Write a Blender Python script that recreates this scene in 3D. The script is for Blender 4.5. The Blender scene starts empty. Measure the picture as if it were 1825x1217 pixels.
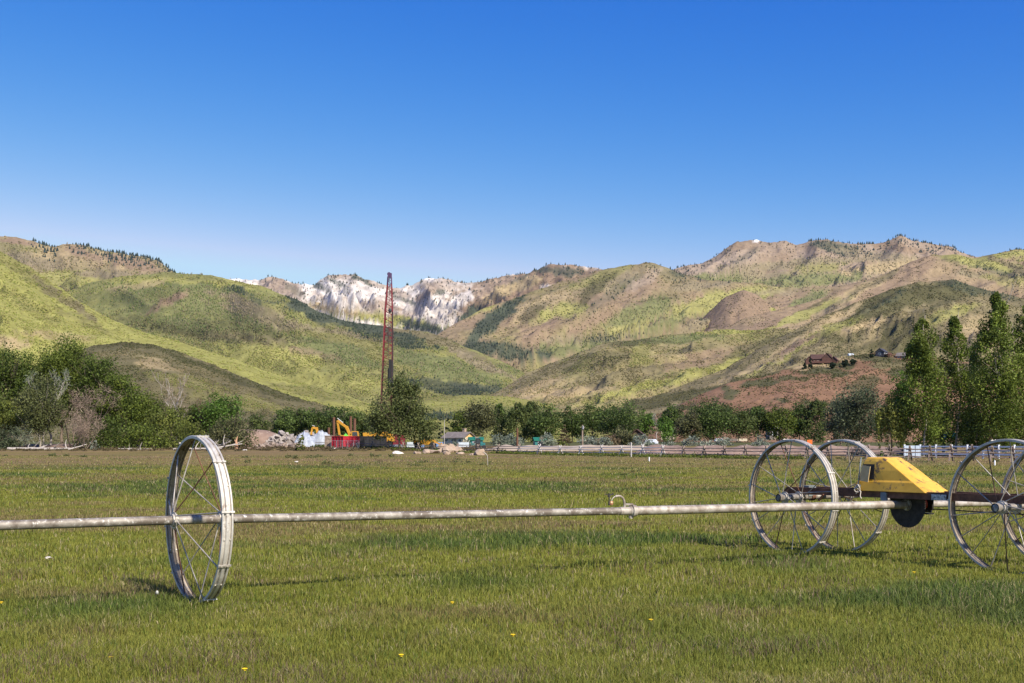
import bpy, bmesh, math, random
import numpy as np
from mathutils import Vector, Matrix

SC = bpy.context.scene
COL = SC.collection
R = math.radians
random.seed(7)
RNG = np.random.default_rng(11)

# ---------------------------------------------------------------- camera measure
# focal length in photo pixels, principal column, horizon row, eye height
F, CX, HY, EYE = 2000.0, 912.5, 787.0, 1.85
def at(px, py, Y):
    return Vector(((px - CX) / F * Y, Y, EYE - (py - HY) / F * Y))
def xat(px, Y):
    return (px - CX) / F * Y
def zat(py, Y):
    return EYE - (py - HY) / F * Y

# ---------------------------------------------------------------- noise
def _hash(ix, iy, seed):
    with np.errstate(over='ignore'):
        h = ix.astype(np.int64) * 374761393 + iy.astype(np.int64) * 668265263 + seed * 974634533
        h = (h ^ (h >> 13)) * 1274126177
        h = h ^ (h >> 16)
    return (h & 0xffff) / 65535.0
def vnoise(x, y, seed=0):
    x = np.asarray(x, float); y = np.asarray(y, float)
    ix = np.floor(x); iy = np.floor(y)
    fx = x - ix; fy = y - iy
    fx = fx * fx * fx * (fx * (fx * 6 - 15) + 10); fy = fy * fy * fy * (fy * (fy * 6 - 15) + 10)
    a = _hash(ix, iy, seed); b = _hash(ix + 1, iy, seed); c = _hash(ix, iy + 1, seed); d = _hash(ix + 1, iy + 1, seed)
    return (a * (1 - fx) + b * fx) * (1 - fy) + (c * (1 - fx) + d * fx) * fy
def fbm(x, y, seed=0, o=4, g=.5):
    s = 0; a = 1; t = 0
    for i in range(o):
        s = s + a * vnoise(x * 2 ** i + 17.3 * i, y * 2 ** i - 9.1 * i, seed + i); t += a; a *= g
    return s / t
def ridged(x, y, seed=0, o=4, g=.5):
    s = 0; a = 1; t = 0
    for i in range(o):
        s = s + a * (1 - np.abs(2 * vnoise(x * 2 ** i + 5.7 * i, y * 2 ** i + 3.3 * i, seed + i) - 1)); t += a; a *= g
    return s / t
def smooth(e0, e1, x):
    t = np.clip((x - e0) / (e1 - e0), 0, 1)
    return t * t * (3 - 2 * t)

# ---------------------------------------------------------------- mesh building
def np_mesh(name, V, Fa, mat, tint=None, parent=None, smooth_=False, loc=None):
    V = np.asarray(V, np.float32); Fa = np.asarray(Fa, np.int32)
    me = bpy.data.meshes.new(name)
    me.vertices.add(len(V)); me.vertices.foreach_set('co', V.ravel())
    m, k = Fa.shape
    me.loops.add(m * k); me.loops.foreach_set('vertex_index', Fa.ravel())
    me.polygons.add(m); me.polygons.foreach_set('loop_start', np.arange(m, dtype=np.int32) * k)
    if smooth_: me.polygons.foreach_set('use_smooth', np.ones(m, bool))
    me.update(calc_edges=True)
    if tint is not None:
        a = me.attributes.new('tint', 'FLOAT_COLOR', 'POINT')
        c = np.ones((len(V), 4), np.float32); c[:, :3] = tint
        a.data.foreach_set('color', c.ravel())
    me.materials.append(mat)
    o = bpy.data.objects.new(name, me); COL.objects.link(o)
    if parent is not None: o.parent = parent
    if loc is not None: o.location = loc
    return o

class MB:
    """collects boxes, tubes, lathes and prisms, then links them as one mesh object"""
    def __init__(s): s.v = []; s.f = []; s.sm = []
    def add(s, vs, fs, smooth=False):
        n = len(s.v); s.v += [tuple(v) for v in vs]
        s.f += [tuple(i + n for i in f) for f in fs]; s.sm += [smooth] * len(fs); return s
    def box(s, c, d, rz=0, M=None):
        x, y, z = d[0] / 2, d[1] / 2, d[2] / 2
        vs = [Vector(p) for p in ((-x,-y,-z),(x,-y,-z),(x,y,-z),(-x,y,-z),(-x,-y,z),(x,-y,z),(x,y,z),(-x,y,z))]
        m = (M if M is not None else Matrix.Rotation(rz, 3, 'Z'))
        c = Vector(c)
        return s.add([m @ v + c for v in vs], [(3,2,1,0),(4,5,6,7),(0,1,5,4),(1,2,6,5),(2,3,7,6),(3,0,4,7)])
    def beam(s, a, b, w, h, up=(0,0,1)):
        a = Vector(a); b = Vector(b); d = (b - a); L = d.length; d.normalize()
        sd = d.cross(Vector(up))
        if sd.length < 1e-4: sd = d.cross(Vector((1,0,0)))
        sd.normalize(); u = sd.cross(d)
        M = Matrix((d, sd, u)).transposed()
        return s.box((a + b) / 2, (L, w, h), M=M)
    def tube(s, pts, rs, n=8, cap=True, smooth=True):
        pts = [Vector(p) for p in pts]
        if not hasattr(rs, '__len__'): rs = [rs] * len(pts)
        vs = []; fs = []; prev = None
        for i, p in enumerate(pts):
            t = (pts[min(i + 1, len(pts) - 1)] - pts[max(i - 1, 0)]).normalized()
            ref = prev if prev is not None else (Vector((0,0,1)) if abs(t.z) < .9 else Vector((1,0,0)))
            a = (ref - t * ref.dot(t)).normalized(); b = t.cross(a); prev = a
            for k in range(n):
                w = 2 * math.pi * k / n
                vs.append(p + (a * math.cos(w) + b * math.sin(w)) * rs[i])
        for i in range(len(pts) - 1):
            for k in range(n):
                k2 = (k + 1) % n
                fs.append((i*n+k, i*n+k2, (i+1)*n+k2, (i+1)*n+k))
        s.add(vs, fs, smooth)
        if cap:
            m = len(pts) - 1
            s.add(vs[:n], [tuple(range(n - 1, -1, -1))]); s.add(vs[m*n:], [tuple(range(n))])
        return s
    def prism(s, poly, a, b):
        """poly: list of 3D points at one end; a,b offsets for both ends"""
        a = Vector(a); b = Vector(b); n = len(poly)
        vs = [Vector(p) + a for p in poly] + [Vector(p) + b for p in poly]
        fs = [tuple(range(n - 1, -1, -1)), tuple(range(n, 2 * n))]
        fs += [(i, (i + 1) % n, n + (i + 1) % n, n + i) for i in range(n)]
        return s.add(vs, fs)
    def build(s, name, mat, parent=None, loc=None, bevel=0):
        me = bpy.data.meshes.new(name); me.from_pydata(s.v, [], s.f); me.update()
        bm = bmesh.new(); bm.from_mesh(me); bmesh.ops.recalc_face_normals(bm, faces=bm.faces); bm.to_mesh(me); bm.free()
        me.polygons.foreach_set('use_smooth', s.sm)
        me.materials.append(mat)
        o = bpy.data.objects.new(name, me); COL.objects.link(o)
        if parent is not None: o.parent = parent
        if loc is not None: o.location = loc
        if bevel:
            b = o.modifiers.new('bevel', 'BEVEL'); b.width = bevel; b.segments = 2; b.limit_method = 'ANGLE'
        return o

def tag(o, label=None, cat=None, group=None, kind=None):
    if label: o['label'] = label
    if cat: o['category'] = cat
    if group: o['group'] = group
    if kind: o['kind'] = kind
    return o
def empty(name, loc, rz=0):
    o = bpy.data.objects.new(name, None); COL.objects.link(o)
    o.location = loc; o.rotation_euler = (0, 0, rz); o.empty_display_size = .3
    return o
KIDS = {}
def copy_tree(o, parent=None):
    c = o.copy(); COL.objects.link(c)
    if parent is not None: c.parent = parent
    for ch in [x for x in bpy.data.objects if x.parent == o]:
        copy_tree(ch, c)
    return c

# ---------------------------------------------------------------- materials
def newmat(name):
    m = bpy.data.materials.new(name); m.use_nodes = True
    nt = m.node_tree; return m, nt, nt.nodes['Principled BSDF']
def lk(nt, a, b): nt.links.new(a, b)
def rgb(c): return (c[0], c[1], c[2], 1)
def mat_noise(name, c1, c2, scale=5, rough=.7, metal=0, detail=6, c3=None, scale3=30, bump=0, lo=.35, hi=.65, spec=.3, coords='Object', stretch=None, lo3=.58, hi3=.64):
    m, nt, b = newmat(name)
    tc = nt.nodes.new('ShaderNodeTexCoord'); n = nt.nodes.new('ShaderNodeTexNoise')
    n.inputs['Scale'].default_value = scale; n.inputs['Detail'].default_value = detail; n.inputs['Roughness'].default_value = .65
    src = tc.outputs[coords]
    if stretch:
        mp = nt.nodes.new('ShaderNodeMapping'); mp.inputs['Scale'].default_value = stretch
        lk(nt, src, mp.inputs['Vector']); src = mp.outputs['Vector']
    lk(nt, src, n.inputs['Vector'])
    cr = nt.nodes.new('ShaderNodeValToRGB'); cr.color_ramp.elements[0].position = lo; cr.color_ramp.elements[1].position = hi
    cr.color_ramp.elements[0].color = rgb(c1); cr.color_ramp.elements[1].color = rgb(c2)
    lk(nt, n.outputs['Fac'], cr.inputs['Fac']); out = cr.outputs['Color']
    if c3:
        n2 = nt.nodes.new('ShaderNodeTexNoise'); n2.inputs['Scale'].default_value = scale3; n2.inputs['Detail'].default_value = 5
        n2.inputs['Roughness'].default_value = .7
        lk(nt, src, n2.inputs['Vector'])
        r2 = nt.nodes.new('ShaderNodeValToRGB'); r2.color_ramp.elements[0].position = lo3; r2.color_ramp.elements[1].position = hi3
        lk(nt, n2.outputs['Fac'], r2.inputs['Fac'])
        mx = nt.nodes.new('ShaderNodeMixRGB'); mx.inputs['Color2'].default_value = rgb(c3)
        lk(nt, r2.outputs['Color'], mx.inputs['Fac']); lk(nt, out, mx.inputs['Color1']); out = mx.outputs['Color']
    lk(nt, out, b.inputs['Base Color'])
    b.inputs['Roughness'].default_value = rough; b.inputs['Metallic'].default_value = metal
    b.inputs['Specular IOR Level'].default_value = spec
    if bump:
        bp = nt.nodes.new('ShaderNodeBump'); bp.inputs['Strength'].default_value = bump
        lk(nt, n.outputs['Fac'], bp.inputs['Height']); lk(nt, bp.outputs['Normal'], b.inputs['Normal'])
    return m
def mat_tint(name, rough=.9, trans=0, scale=None, amt=.3, bump=0, bdist=1, spec=.1):
    """base colour from the mesh's tint attribute, varied by noise"""
    m, nt, b = newmat(name)
    at_ = nt.nodes.new('ShaderNodeAttribute'); at_.attribute_name = 'tint'
    out = at_.outputs['Color']
    if scale:
        tc = nt.nodes.new('ShaderNodeTexCoord'); n = nt.nodes.new('ShaderNodeTexNoise')
        n.inputs['Scale'].default_value = scale; n.inputs['Detail'].default_value = 8; n.inputs['Roughness'].default_value = .7
        lk(nt, tc.outputs['Object'], n.inputs['Vector'])
        mr = nt.nodes.new('ShaderNodeMapRange'); mr.inputs['From Min'].default_value = .3; mr.inputs['From Max'].default_value = .7
        mr.inputs['To Min'].default_value = 1 - amt; mr.inputs['To Max'].default_value = 1 + amt
        lk(nt, n.outputs['Fac'], mr.inputs['Value'])
        mx = nt.nodes.new('ShaderNodeVectorMath'); mx.operation = 'SCALE'
        lk(nt, out, mx.inputs[0]); lk(nt, mr.outputs['Result'], mx.inputs['Scale']); out = mx.outputs['Vector']
        if bump:
            bp = nt.nodes.new('ShaderNodeBump'); bp.inputs['Strength'].default_value = bump; bp.inputs['Distance'].default_value = bdist
            lk(nt, n.outputs['Fac'], bp.inputs['Height']); lk(nt, bp.outputs['Normal'], b.inputs['Normal'])
    lk(nt, out, b.inputs['Base Color'])
    b.inputs['Roughness'].default_value = rough; b.inputs['Specular IOR Level'].default_value = spec
    if trans:
        tr = nt.nodes.new('ShaderNodeBsdfTranslucent'); lk(nt, out, tr.inputs['Color'])
        ms = nt.nodes.new('ShaderNodeMixShader'); ms.inputs['Fac'].default_value = trans
        lk(nt, b.outputs['BSDF'], ms.inputs[1]); lk(nt, tr.outputs['BSDF'], ms.inputs[2])
        lk(nt, ms.outputs['Shader'], nt.nodes['Material Output'].inputs['Surface'])
    return m

# ---------------------------------------------------------------- camera, light, sky
cam = bpy.data.cameras.new('camera'); camo = bpy.data.objects.new('camera', cam); COL.objects.link(camo)
camo.location = (0, 0, EYE); camo.rotation_euler = (R(90), 0, 0)
cam.sensor_width = 36; cam.lens = 36 * F / 1825; cam.shift_y = (HY - 608.5) / 1825
cam.clip_start = .1; cam.clip_end = 60000
SC.camera = camo

SUN_EL, SUN_AZ = R(40), R(143)       # azimuth measured clockwise from +Y (the view direction)
sd = Vector((math.cos(SUN_EL) * math.sin(SUN_AZ), math.cos(SUN_EL) * math.cos(SUN_AZ), math.sin(SUN_EL)))
sun = bpy.data.lights.new('sun', 'SUN'); suno = bpy.data.objects.new('sun', sun); COL.objects.link(suno)
sun.energy = 5.0; sun.angle = R(2); sun.color = (1, .91, .77)
suno.rotation_euler = sd.to_track_quat('Z', 'Y').to_euler()
W = bpy.data.worlds.new('World'); SC.world = W; W.use_nodes = True
wn = W.node_tree; bg = wn.nodes['Background']
sky = wn.nodes.new('ShaderNodeTexSky'); sky.sky_type = 'NISHITA'; sky.sun_disc = False
sky.sun_elevation = SUN_EL; sky.sun_rotation = SUN_AZ; sky.altitude = 1700
sky.air_density = 1.0; sky.dust_density = 1.2; sky.ozone_density = 4.5
# grade the clear mountain sky: deeper overhead, paler toward the horizon
sep = wn.nodes.new('ShaderNodeSeparateColor'); com = wn.nodes.new('ShaderNodeCombineColor')
wn.links.new(sky.outputs['Color'], sep.inputs['Color'])
for ch, p, k, top in (('Red', 3.3, .213, 3.6), ('Green', 1.556, .505, 5.2), ('Blue', .461, 2.67, 7.0)):
    a = wn.nodes.new('ShaderNodeMath'); a.operation = 'POWER'; a.inputs[1].default_value = p
    b = wn.nodes.new('ShaderNodeMath'); b.operation = 'MULTIPLY'; b.inputs[1].default_value = k
    c = wn.nodes.new('ShaderNodeMath'); c.operation = 'MINIMUM'; c.inputs[1].default_value = top
    wn.links.new(sep.outputs[ch], a.inputs[0]); wn.links.new(a.outputs[0], b.inputs[0]); wn.links.new(b.outputs[0], c.inputs[0]); wn.links.new(c.outputs[0], com.inputs[ch])
wn.links.new(com.outputs['Color'], bg.inputs['Color'])
bg.inputs['Strength'].default_value = .1
SC.view_settings.view_transform = 'Standard'; SC.view_settings.look = 'None'
SC.view_settings.exposure = .55; SC.view_settings.gamma = 1
# ================================================================= ground
TY = {  # ground colour, plant kind, chance, plant colours
 'green': ((.20,.195,.08), 'shrub', .85, [(.165,.195,.06), (.125,.16,.05), (.23,.225,.085), (.19,.18,.085)]),
 'bright':((.27,.272,.095), 'shrub', .8, [(.24,.272,.07), (.185,.225,.058), (.30,.29,.11), (.235,.22,.10)]),
 'brown': ((.225,.165,.122), 'shrub', .3, [(.15,.125,.08), (.19,.145,.10), (.10,.10,.06), (.21,.185,.11)]),
 'tan':   ((.33,.265,.165), 'shrub', .5, [(.29,.25,.14), (.22,.20,.10), (.33,.265,.17), (.25,.21,.13)]),
 'pale':  ((.215,.185,.125), 'stem', .9, [(.33,.285,.215), (.27,.23,.175), (.22,.205,.125), (.19,.18,.10)]),
 'aspen': ((.145,.165,.07), 'stem', .95, [(.12,.175,.06), (.095,.145,.05), (.165,.21,.075), (.21,.215,.12), (.24,.21,.14)]),
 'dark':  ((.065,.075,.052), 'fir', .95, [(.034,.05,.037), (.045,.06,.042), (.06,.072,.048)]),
 'rock':  ((.58,.54,.495), 'fir', .36, [(.09,.095,.075), (.15,.13,.11), (.34,.29,.25)]),
 'crag':  ((.31,.25,.21), 'fir', .30, [(.09,.09,.07), (.13,.11,.095), (.2,.165,.14)]),
 'snow':  ((.86,.89,.93), None, 0, []),
 'red':   ((.215,.132,.09), 'shrub', .55, [(.15,.105,.07), (.20,.125,.09), (.11,.10,.055), (.16,.14,.085)]),
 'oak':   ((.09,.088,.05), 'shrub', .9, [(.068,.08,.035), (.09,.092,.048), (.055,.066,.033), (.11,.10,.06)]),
 'olive': ((.165,.148,.088), 'shrub', .7, [(.125,.122,.062), (.155,.145,.08), (.095,.097,.05), (.18,.155,.095)]),
}
for _t in TY:      # dry upland tone over the whole palette
    _k = (.93, .90, .82) if _t not in ('rock', 'snow', 'dark') else (1, 1, 1)
    g_, kd_, ch_, cs_ = TY[_t]; TY[_t] = (tuple(a * b for a, b in zip(g_, _k)), kd_, ch_, [tuple(a * b for a, b in zip(c, _k)) for c in cs_])
TNAMES = list(TY)
M_HILL = mat_tint('hillside earth', rough=1, scale=.045, amt=.28, bump=.5, bdist=6, spec=.02)
M_CRAG = mat_tint('cliff rock', rough=1, scale=.016, amt=.42, bump=.7, bdist=18, spec=.02)
M_VEG = mat_tint('hillside plants', rough=1, spec=.02, trans=.15)

def zone_weights(px, py, base, zones, seed):
    """weight of each ground type at photo-measured spots (a vegetation map that also holds some cloud shade)"""
    w = np.zeros((len(TNAMES), len(px)))
    bl = base if isinstance(base, (list, tuple)) else [(base, 1)]
    wx = px + 26 * (fbm(px / 28, py / 14, seed + 50, 4) - .5); wy = py + 14 * (fbm(px / 28, py / 14, seed + 60, 4) - .5)
    for i, (t, k) in enumerate(bl):
        n = fbm(px / 60, py / 22, seed + 3 * i, 4)
        w[TNAMES.index(t)] += k * (smooth(.25, .75, n) + .05)
    for (cx, cy, rx, ry, ang, t, *k) in zones:
        c, s_ = math.cos(R(ang)), math.sin(R(ang))
        dx = wx - cx; dy = wy - cy
        u = (dx * c + dy * s_) / rx; v = (-dx * s_ + dy * c) / ry
        d = np.sqrt(u * u + v * v) + .55 * (fbm(px / 9, py / 5, seed + 90 + int(cx), 3) - .5)
        m = (1 - smooth(.72, 1.1, d)) * (k[0] if k else 1)
        w *= (1 - m); w[TNAMES.index(t)] += m
    return w / np.maximum(w.sum(0), 1e-6)

VEG = {'V': [], 'F': [], 'C': [], 'n': 0}
def plant_shapes(kind, P, h, r, C, store):
    n = len(P)
    if n == 0: return
    if kind == 'shrub': ring = [(.0, .75), (.55, 1.0)]; k = 4; top = 1.0
    elif kind == 'stem': ring = [(.12, .5), (.55, 1.0)]; k = 4; top = 1.0
    else: ring = [(.08, 1.0)]; k = 4; top = 1.0
    a0 = RNG.random(n) * 6.28
    vs = []
    for zf, rf in ring:
        for j in range(k):
            a = a0 + 2 * math.pi * j / k
            rr = r * rf * (.75 + .5 * RNG.random(n))
            vs.append(np.stack([P[:,0] + rr * np.cos(a), P[:,1] + rr * np.sin(a), P[:,2] + h * zf], 1))
    vs.append(np.stack([P[:,0] + r * .25 * (RNG.random(n) - .5), P[:,1], P[:,2] + h * top], 1))
    nv = len(vs); V = np.stack(vs, 1).reshape(-1, 3)
    f = []
    for i in range(len(ring) - 1):
        for j in range(k):
            a, b = i * k + j, i * k + (j + 1) % k
            f += [(a, b, b + k), (a, b + k, a + k)]
    b0 = (len(ring) - 1) * k
    for j in range(k): f.append((b0 + j, b0 + (j + 1) % k, nv - 1))
    f = np.array(f)
    Fa = (np.arange(n)[:, None, None] * nv + f[None]).reshape(-1, 3)
    store['V'].append(V); store['F'].append(Fa + store['n']); store['C'].append(np.repeat(C, nv, 0)); store['n'] += len(V)

def hill(name, sil, D, Df, zf, x0, x1, nu, nv, base, zones, gully=.2, gs=160., shear=0., prof=1.0, seed=1,
         jag=1.0, nplants=19440, ps=1.0, lift=None, ridgefir=None, rock=0, mixg=1.0, vegname='hillside_shrubs', relief=None, mute=0.):
    px = np.linspace(x0, x1, nu)
    sx, sy = zip(*sil)
    pys = np.interp(px, sx, sy)
    kk = max(3, int(nu * 10 / (x1 - x0))) | 1          # round the corners of the drawn line
    pp = np.pad(pys, kk // 2, mode='edge'); pys = np.convolve(pp, np.ones(kk) / kk, 'valid')
    pys = pys + jag * 3.0 * (fbm(px / 14, px * 0 + seed, seed + 7, 4, .6) - .5) + jag * 5 * (fbm(px / 60, px * 0, seed + 8, 3) - .5)
    Dr = np.interp(px, *zip(*D)) if isinstance(D, list) else np.full(nu, float(D))
    Dfo = np.interp(px, *zip(*Df)) if isinstance(Df, list) else np.full(nu, float(Df))
    zfo = np.interp(px, *zip(*zf)) if isinstance(zf, list) else np.full(nu, float(zf))
    zr = EYE - (pys - HY) / F * Dr
    nb = max(6, nv // 6)
    v = np.concatenate([np.linspace(0, 1, nv), 1 + np.linspace(0, .5, nb + 1)[1:]])
    Vv, S = np.meshgrid(v, (px - CX) / F, indexing='ij')
    DR, DF, ZR, ZF = Dr[None], Dfo[None], zr[None], zfo[None]
    Y = DF + (DR - DF) * np.where(Vv <= 1, Vv, 1 + (Vv - 1) * .7)
    g = np.where(Vv <= 1, np.clip(Vv, 0, 1) ** prof, 1 - ((np.maximum(Vv, 1) - 1) / .5) ** 1.4 * .9)
    H = (ZR - ZF)
    Z = ZF + H * g
    X = S * Y
    env = np.sin(np.pi * np.clip(Vv, 0, 1)) ** .7 + .10
    sl = np.hypot(H, DR - DF)
    a = X / gs + 1.9 * shear * Vv * sl / gs; b = Vv * sl / (gs * 2.6)
    wob = fbm(X / (gs * 1.7), Y / (gs * 1.7), seed + 31, 3) - .5
    rd = ridged(a + 1.1 * wob, b + .8 * wob, seed, 5, .52)
    cv = 1 - rd; cv = np.where(cv > .5, .5 + (cv - .5) * .6, cv)
    Z = Z - gully * H * env * cv * 1.75
    Z = Z + gully * .45 * H * env * (fbm(X / (gs * 3), Y / (gs * 3), seed + 21, 3) - .5)
    if relief:
        for (cx, cy, rx, ry, hh) in relief:             # local knolls on the slope
            pyn = HY - (Z - EYE) * F / Y; pxn = X / Y * F + CX
            Z = Z + hh * np.exp(-(((pxn - cx) / rx) ** 2 + ((pyn - cy) / ry) ** 2))
    if rock:
        Z = Z + rock * (.12 + env) * (ridged(X / 170, Y / 170, seed + 41, 6, .58) - .6)
    PX = X / Y * F + CX; PY = HY - (Z - EYE) * F / Y
    w = zone_weights(PX.ravel(), PY.ravel(), base, zones, seed)
    C = np.zeros((w.shape[1], 3))
    for i, t in enumerate(TNAMES): C += w[i][:, None] * np.array(TY[t][0])
    C *= (.82 + .36 * fbm(X.ravel() / 40, Y.ravel() / 40, seed + 70, 4))[:, None]
    C = C * (1 - mute) + np.array((.245,.20,.135)) * mute * (C.mean(1) > .1)[:, None] + C * mute * (C.mean(1) <= .1)[:, None]
    nr, nc = Y.shape
    idx = np.arange(nr * nc).reshape(nr, nc)
    Fa = np.stack([idx[:-1,:-1], idx[:-1,1:], idx[1:,1:], idx[1:,:-1]], -1).reshape(-1, 4)
    P = np.stack([X, Y, Z], -1).reshape(-1, 3)
    o = np_mesh(name, P, Fa, M_CRAG if rock > 50 else M_HILL, C, smooth_=rock < 50); tag(o, kind='structure')
    # plants
    inr = (PX[:-1,:-1] > -320) & (PX[:-1,:-1] < 2150) & (Vv[:-1,:-1] <= 1.0)
    dpx = np.abs(np.diff(PX, axis=1)[:-1]); dpy = np.diff(PY, axis=0)[:, :-1]
    area = np.where(inr, dpx * np.clip(-dpy, 0, 50), 0).ravel()
    if nplants and area.sum() > 0:
        pick = RNG.choice(len(area), nplants, p=area / area.sum())
        q = P[Fa[pick]]; u = RNG.random((nplants, 1)); t = RNG.random((nplants, 1))
        pts = (q[:,0]*(1-u)+q[:,1]*u)*(1-t) + (q[:,3]*(1-u)+q[:,2]*u)*t
        ppx = pts[:,0]/pts[:,1]*F+CX; ppy = HY-(pts[:,2]-EYE)*F/pts[:,1]
        w = zone_weights(ppx, ppy, base, zones, seed); cs = np.cumsum(w, 0); ty = (RNG.random(nplants)[None] > cs).sum(0).clip(0, len(TNAMES)-1)
        clump = fbm(pts[:,0]/(gs*.25), pts[:,1]/(gs*.25), seed+80, 3)
        store = {'V': [], 'F': [], 'C': [], 'n': 0}
        for i, tname in enumerate(TNAMES):
            gc, kind, ch, cols = TY[tname]
            if not kind: continue
            m = (ty == i) & (RNG.random(nplants) < ch * (.14 + 1.35 * smooth(.34, .64, clump)))
            if not m.any(): continue
            p = pts[m]; n = len(p); dist = p[:,1]
            c = np.array(cols)[RNG.integers(0, len(cols), n)] * (.85 + .35 * RNG.random((n, 1)))
            if kind != 'fir': c = c * (1 - mute) + np.array((.21,.18,.12)) * mute * (.85 + .35 * RNG.random((n, 1)))
            unit = dist / F * ps * .68                          # metres in one photo pixel at that range
            sz = .6 + .8 * RNG.random(n)
            if kind == 'shrub': h = np.clip(2.1 * unit * sz, .4, 9); r = np.clip(2.2 * unit * sz, .5, 7)
            elif kind == 'stem': h = np.clip(5.5 * unit * sz, 2, 20); r = np.clip(1.1 * unit * sz, .8, 5)
            else: h = np.clip(6.0 * unit * sz, 3, 26); r = np.clip(1.8 * unit * sz, 1, 7)
            plant_shapes(kind, p, h, r, c, store)
        if ridgefir:
            for (a0, a1, n, hpx) in ridgefir:
                xs = a0 + (a1 - a0) * RNG.random(n); ci = np.clip(((xs - x0) / (x1 - x0) * (nu - 1)).astype(int), 0, nu - 1)
                rows = (nv - 1 - (RNG.random(n) ** 2 * nv * .06).astype(int)); p = np.stack([X, Y, Z], -1)[rows, ci]
                p = p + np.stack([(RNG.random(n)-.5)*20, 0*xs, 0*xs-1], 1)
                un = p[:,1] / F; sz = .5 + RNG.random(n) * .8
                plant_shapes('fir', p, hpx * un * sz, hpx * .3 * un * sz, np.array((.035,.05,.045))[None] * (.7 + .7 * RNG.random((n,1))), store)
        vo = np_mesh(vegname, np.concatenate(store['V']), np.concatenate(store['F']), M_VEG, np.concatenate(store['C']))
        tag(vo, kind='stuff')
    return X, Y, Z

# far left ridge
hill('mountain_ridge', [(-400,395),(-100,412),(0,417),(30,420),(60,423),(95,437),(112,430),(140,433),(170,441),(200,446),(250,455),(285,464),(320,487),(400,520)],
     5200, 3000, 250, -360, 420, 260, 110, [('tan',.7),('green',.6),('pale',.4)],
     [(120,450,60,10,8,'tan'),(60,465,60,12,15,'pale'),(150,452,40,12,20,'brown'),(240,470,60,12,15,'brown'),(215,478,18,6,0,'tan'),(130,500,90,18,5,'bright'),(190,490,60,8,0,'pale'),(130,545,100,25,10,'green'),(30,430,40,6,5,'brown')],
     gully=.26, gs=330, shear=.35, seed=3, nplants=29160, ridgefir=[(55,105,60,6),(130,160,40,6),(160,200,60,5),(195,315,190,6)], vegname='ridge_woods', mute=0.17)
# white rock peaks at the head of the valley
hill('rock_peaks', [(330,500),(420,497),(440,495),(465,500),(480,492),(520,496),(545,497),(560,500),(585,488),(610,484),(635,483),(655,491),(690,503),(720,508),(740,500),(760,492),(790,492),(810,499),(850,498),(880,490),(905,484),(920,487),(960,472),(985,467),(1020,470),(1060,474),(1100,478),(1200,520)],
     8000, 4200, 330, 330, 1200, 420, 190, [('rock',1),('crag',.55)],
     [(920,525,125,60,-18,'brown'),(960,540,150,60,-20,'brown'),(880,512,60,14,-18,'crag',.6),(500,515,50,22,25,'brown',.7),(620,490,200,12,8,'crag',.4),(500,508,40,12,20,'crag'),(650,500,24,7,25,'dark',.8),(560,507,34,5,25,'dark',.7),(700,515,50,6,20,'crag',.7),(600,506,22,5,30,'dark',.7),(722,532,32,5,20,'dark',.6),(640,540,34,4,10,'crag',.7),(782,520,14,5,-20,'dark',.6),(580,532,30,5,30,'crag',.7),(690,545,40,4,15,'crag',.7),(530,520,26,6,30,'dark',.5),(630,484,22,3,5,'snow'),(437,496,24,3,0,'snow'),(770,494,16,3,0,'snow'),
      (690,572,150,11,9,'bright'),(600,553,60,8,8,'tan'),(760,585,60,10,10,'dark'),(990,482,55,9,4,'dark',.75),(930,495,25,5,-20,'dark',.6),(905,487,10,4,-20,'rock'),(910,515,60,12,-18,'tan'),(985,512,24,6,0,'rock',.5),(820,535,30,10,-30,'rock',.7),(830,570,55,12,-40,'dark'),(760,525,18,7,-30,'crag')],
     gully=.34, gs=420, shear=.25, seed=12, jag=1.7, rock=150, nplants=29160, ridgefir=[(460,1090,260,4)], ps=.8, vegname='peak_woods')
# far right mountain
hill('mountain_massif', [(1100,520),(1180,480),(1220,470),(1255,461),(1280,446),(1310,428),(1345,421),(1370,427),(1395,422),(1420,430),(1450,425),(1475,420),(1500,424),(1540,429),(1570,427),(1605,418),(1640,425),(1680,432),(1720,447),(1800,470),(2000,490),(2150,500)],
     7000, 4400, 380, 1100, 2150, 360, 130, [('crag',1),('brown',.7)],
     [(1490,442,45,12,12,'dark',.85),(1300,470,60,14,-25,'crag'),(1330,455,40,6,-30,'dark',.4),(1420,470,150,9,-4,'pale'),(1560,455,90,10,8,'pale',.7),(1346,424,8,3,10,'snow'),(1404,427,7,3,35,'snow'),(1450,480,60,9,-10,'green'),(1600,440,60,10,10,'brown'),(1330,495,120,10,-4,'pale'),(1560,480,90,12,-8,'tan'),(1250,505,90,14,-5,'aspen'),(1440,500,120,12,-4,'aspen')],
     gully=.3, gs=360, shear=-.35, seed=22, jag=1.3, nplants=38880, ridgefir=[(1440,1720,260,4.5),(1190,1300,60,4)], ps=.85, rock=22, vegname='massif_woods', mute=0.19)
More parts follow.
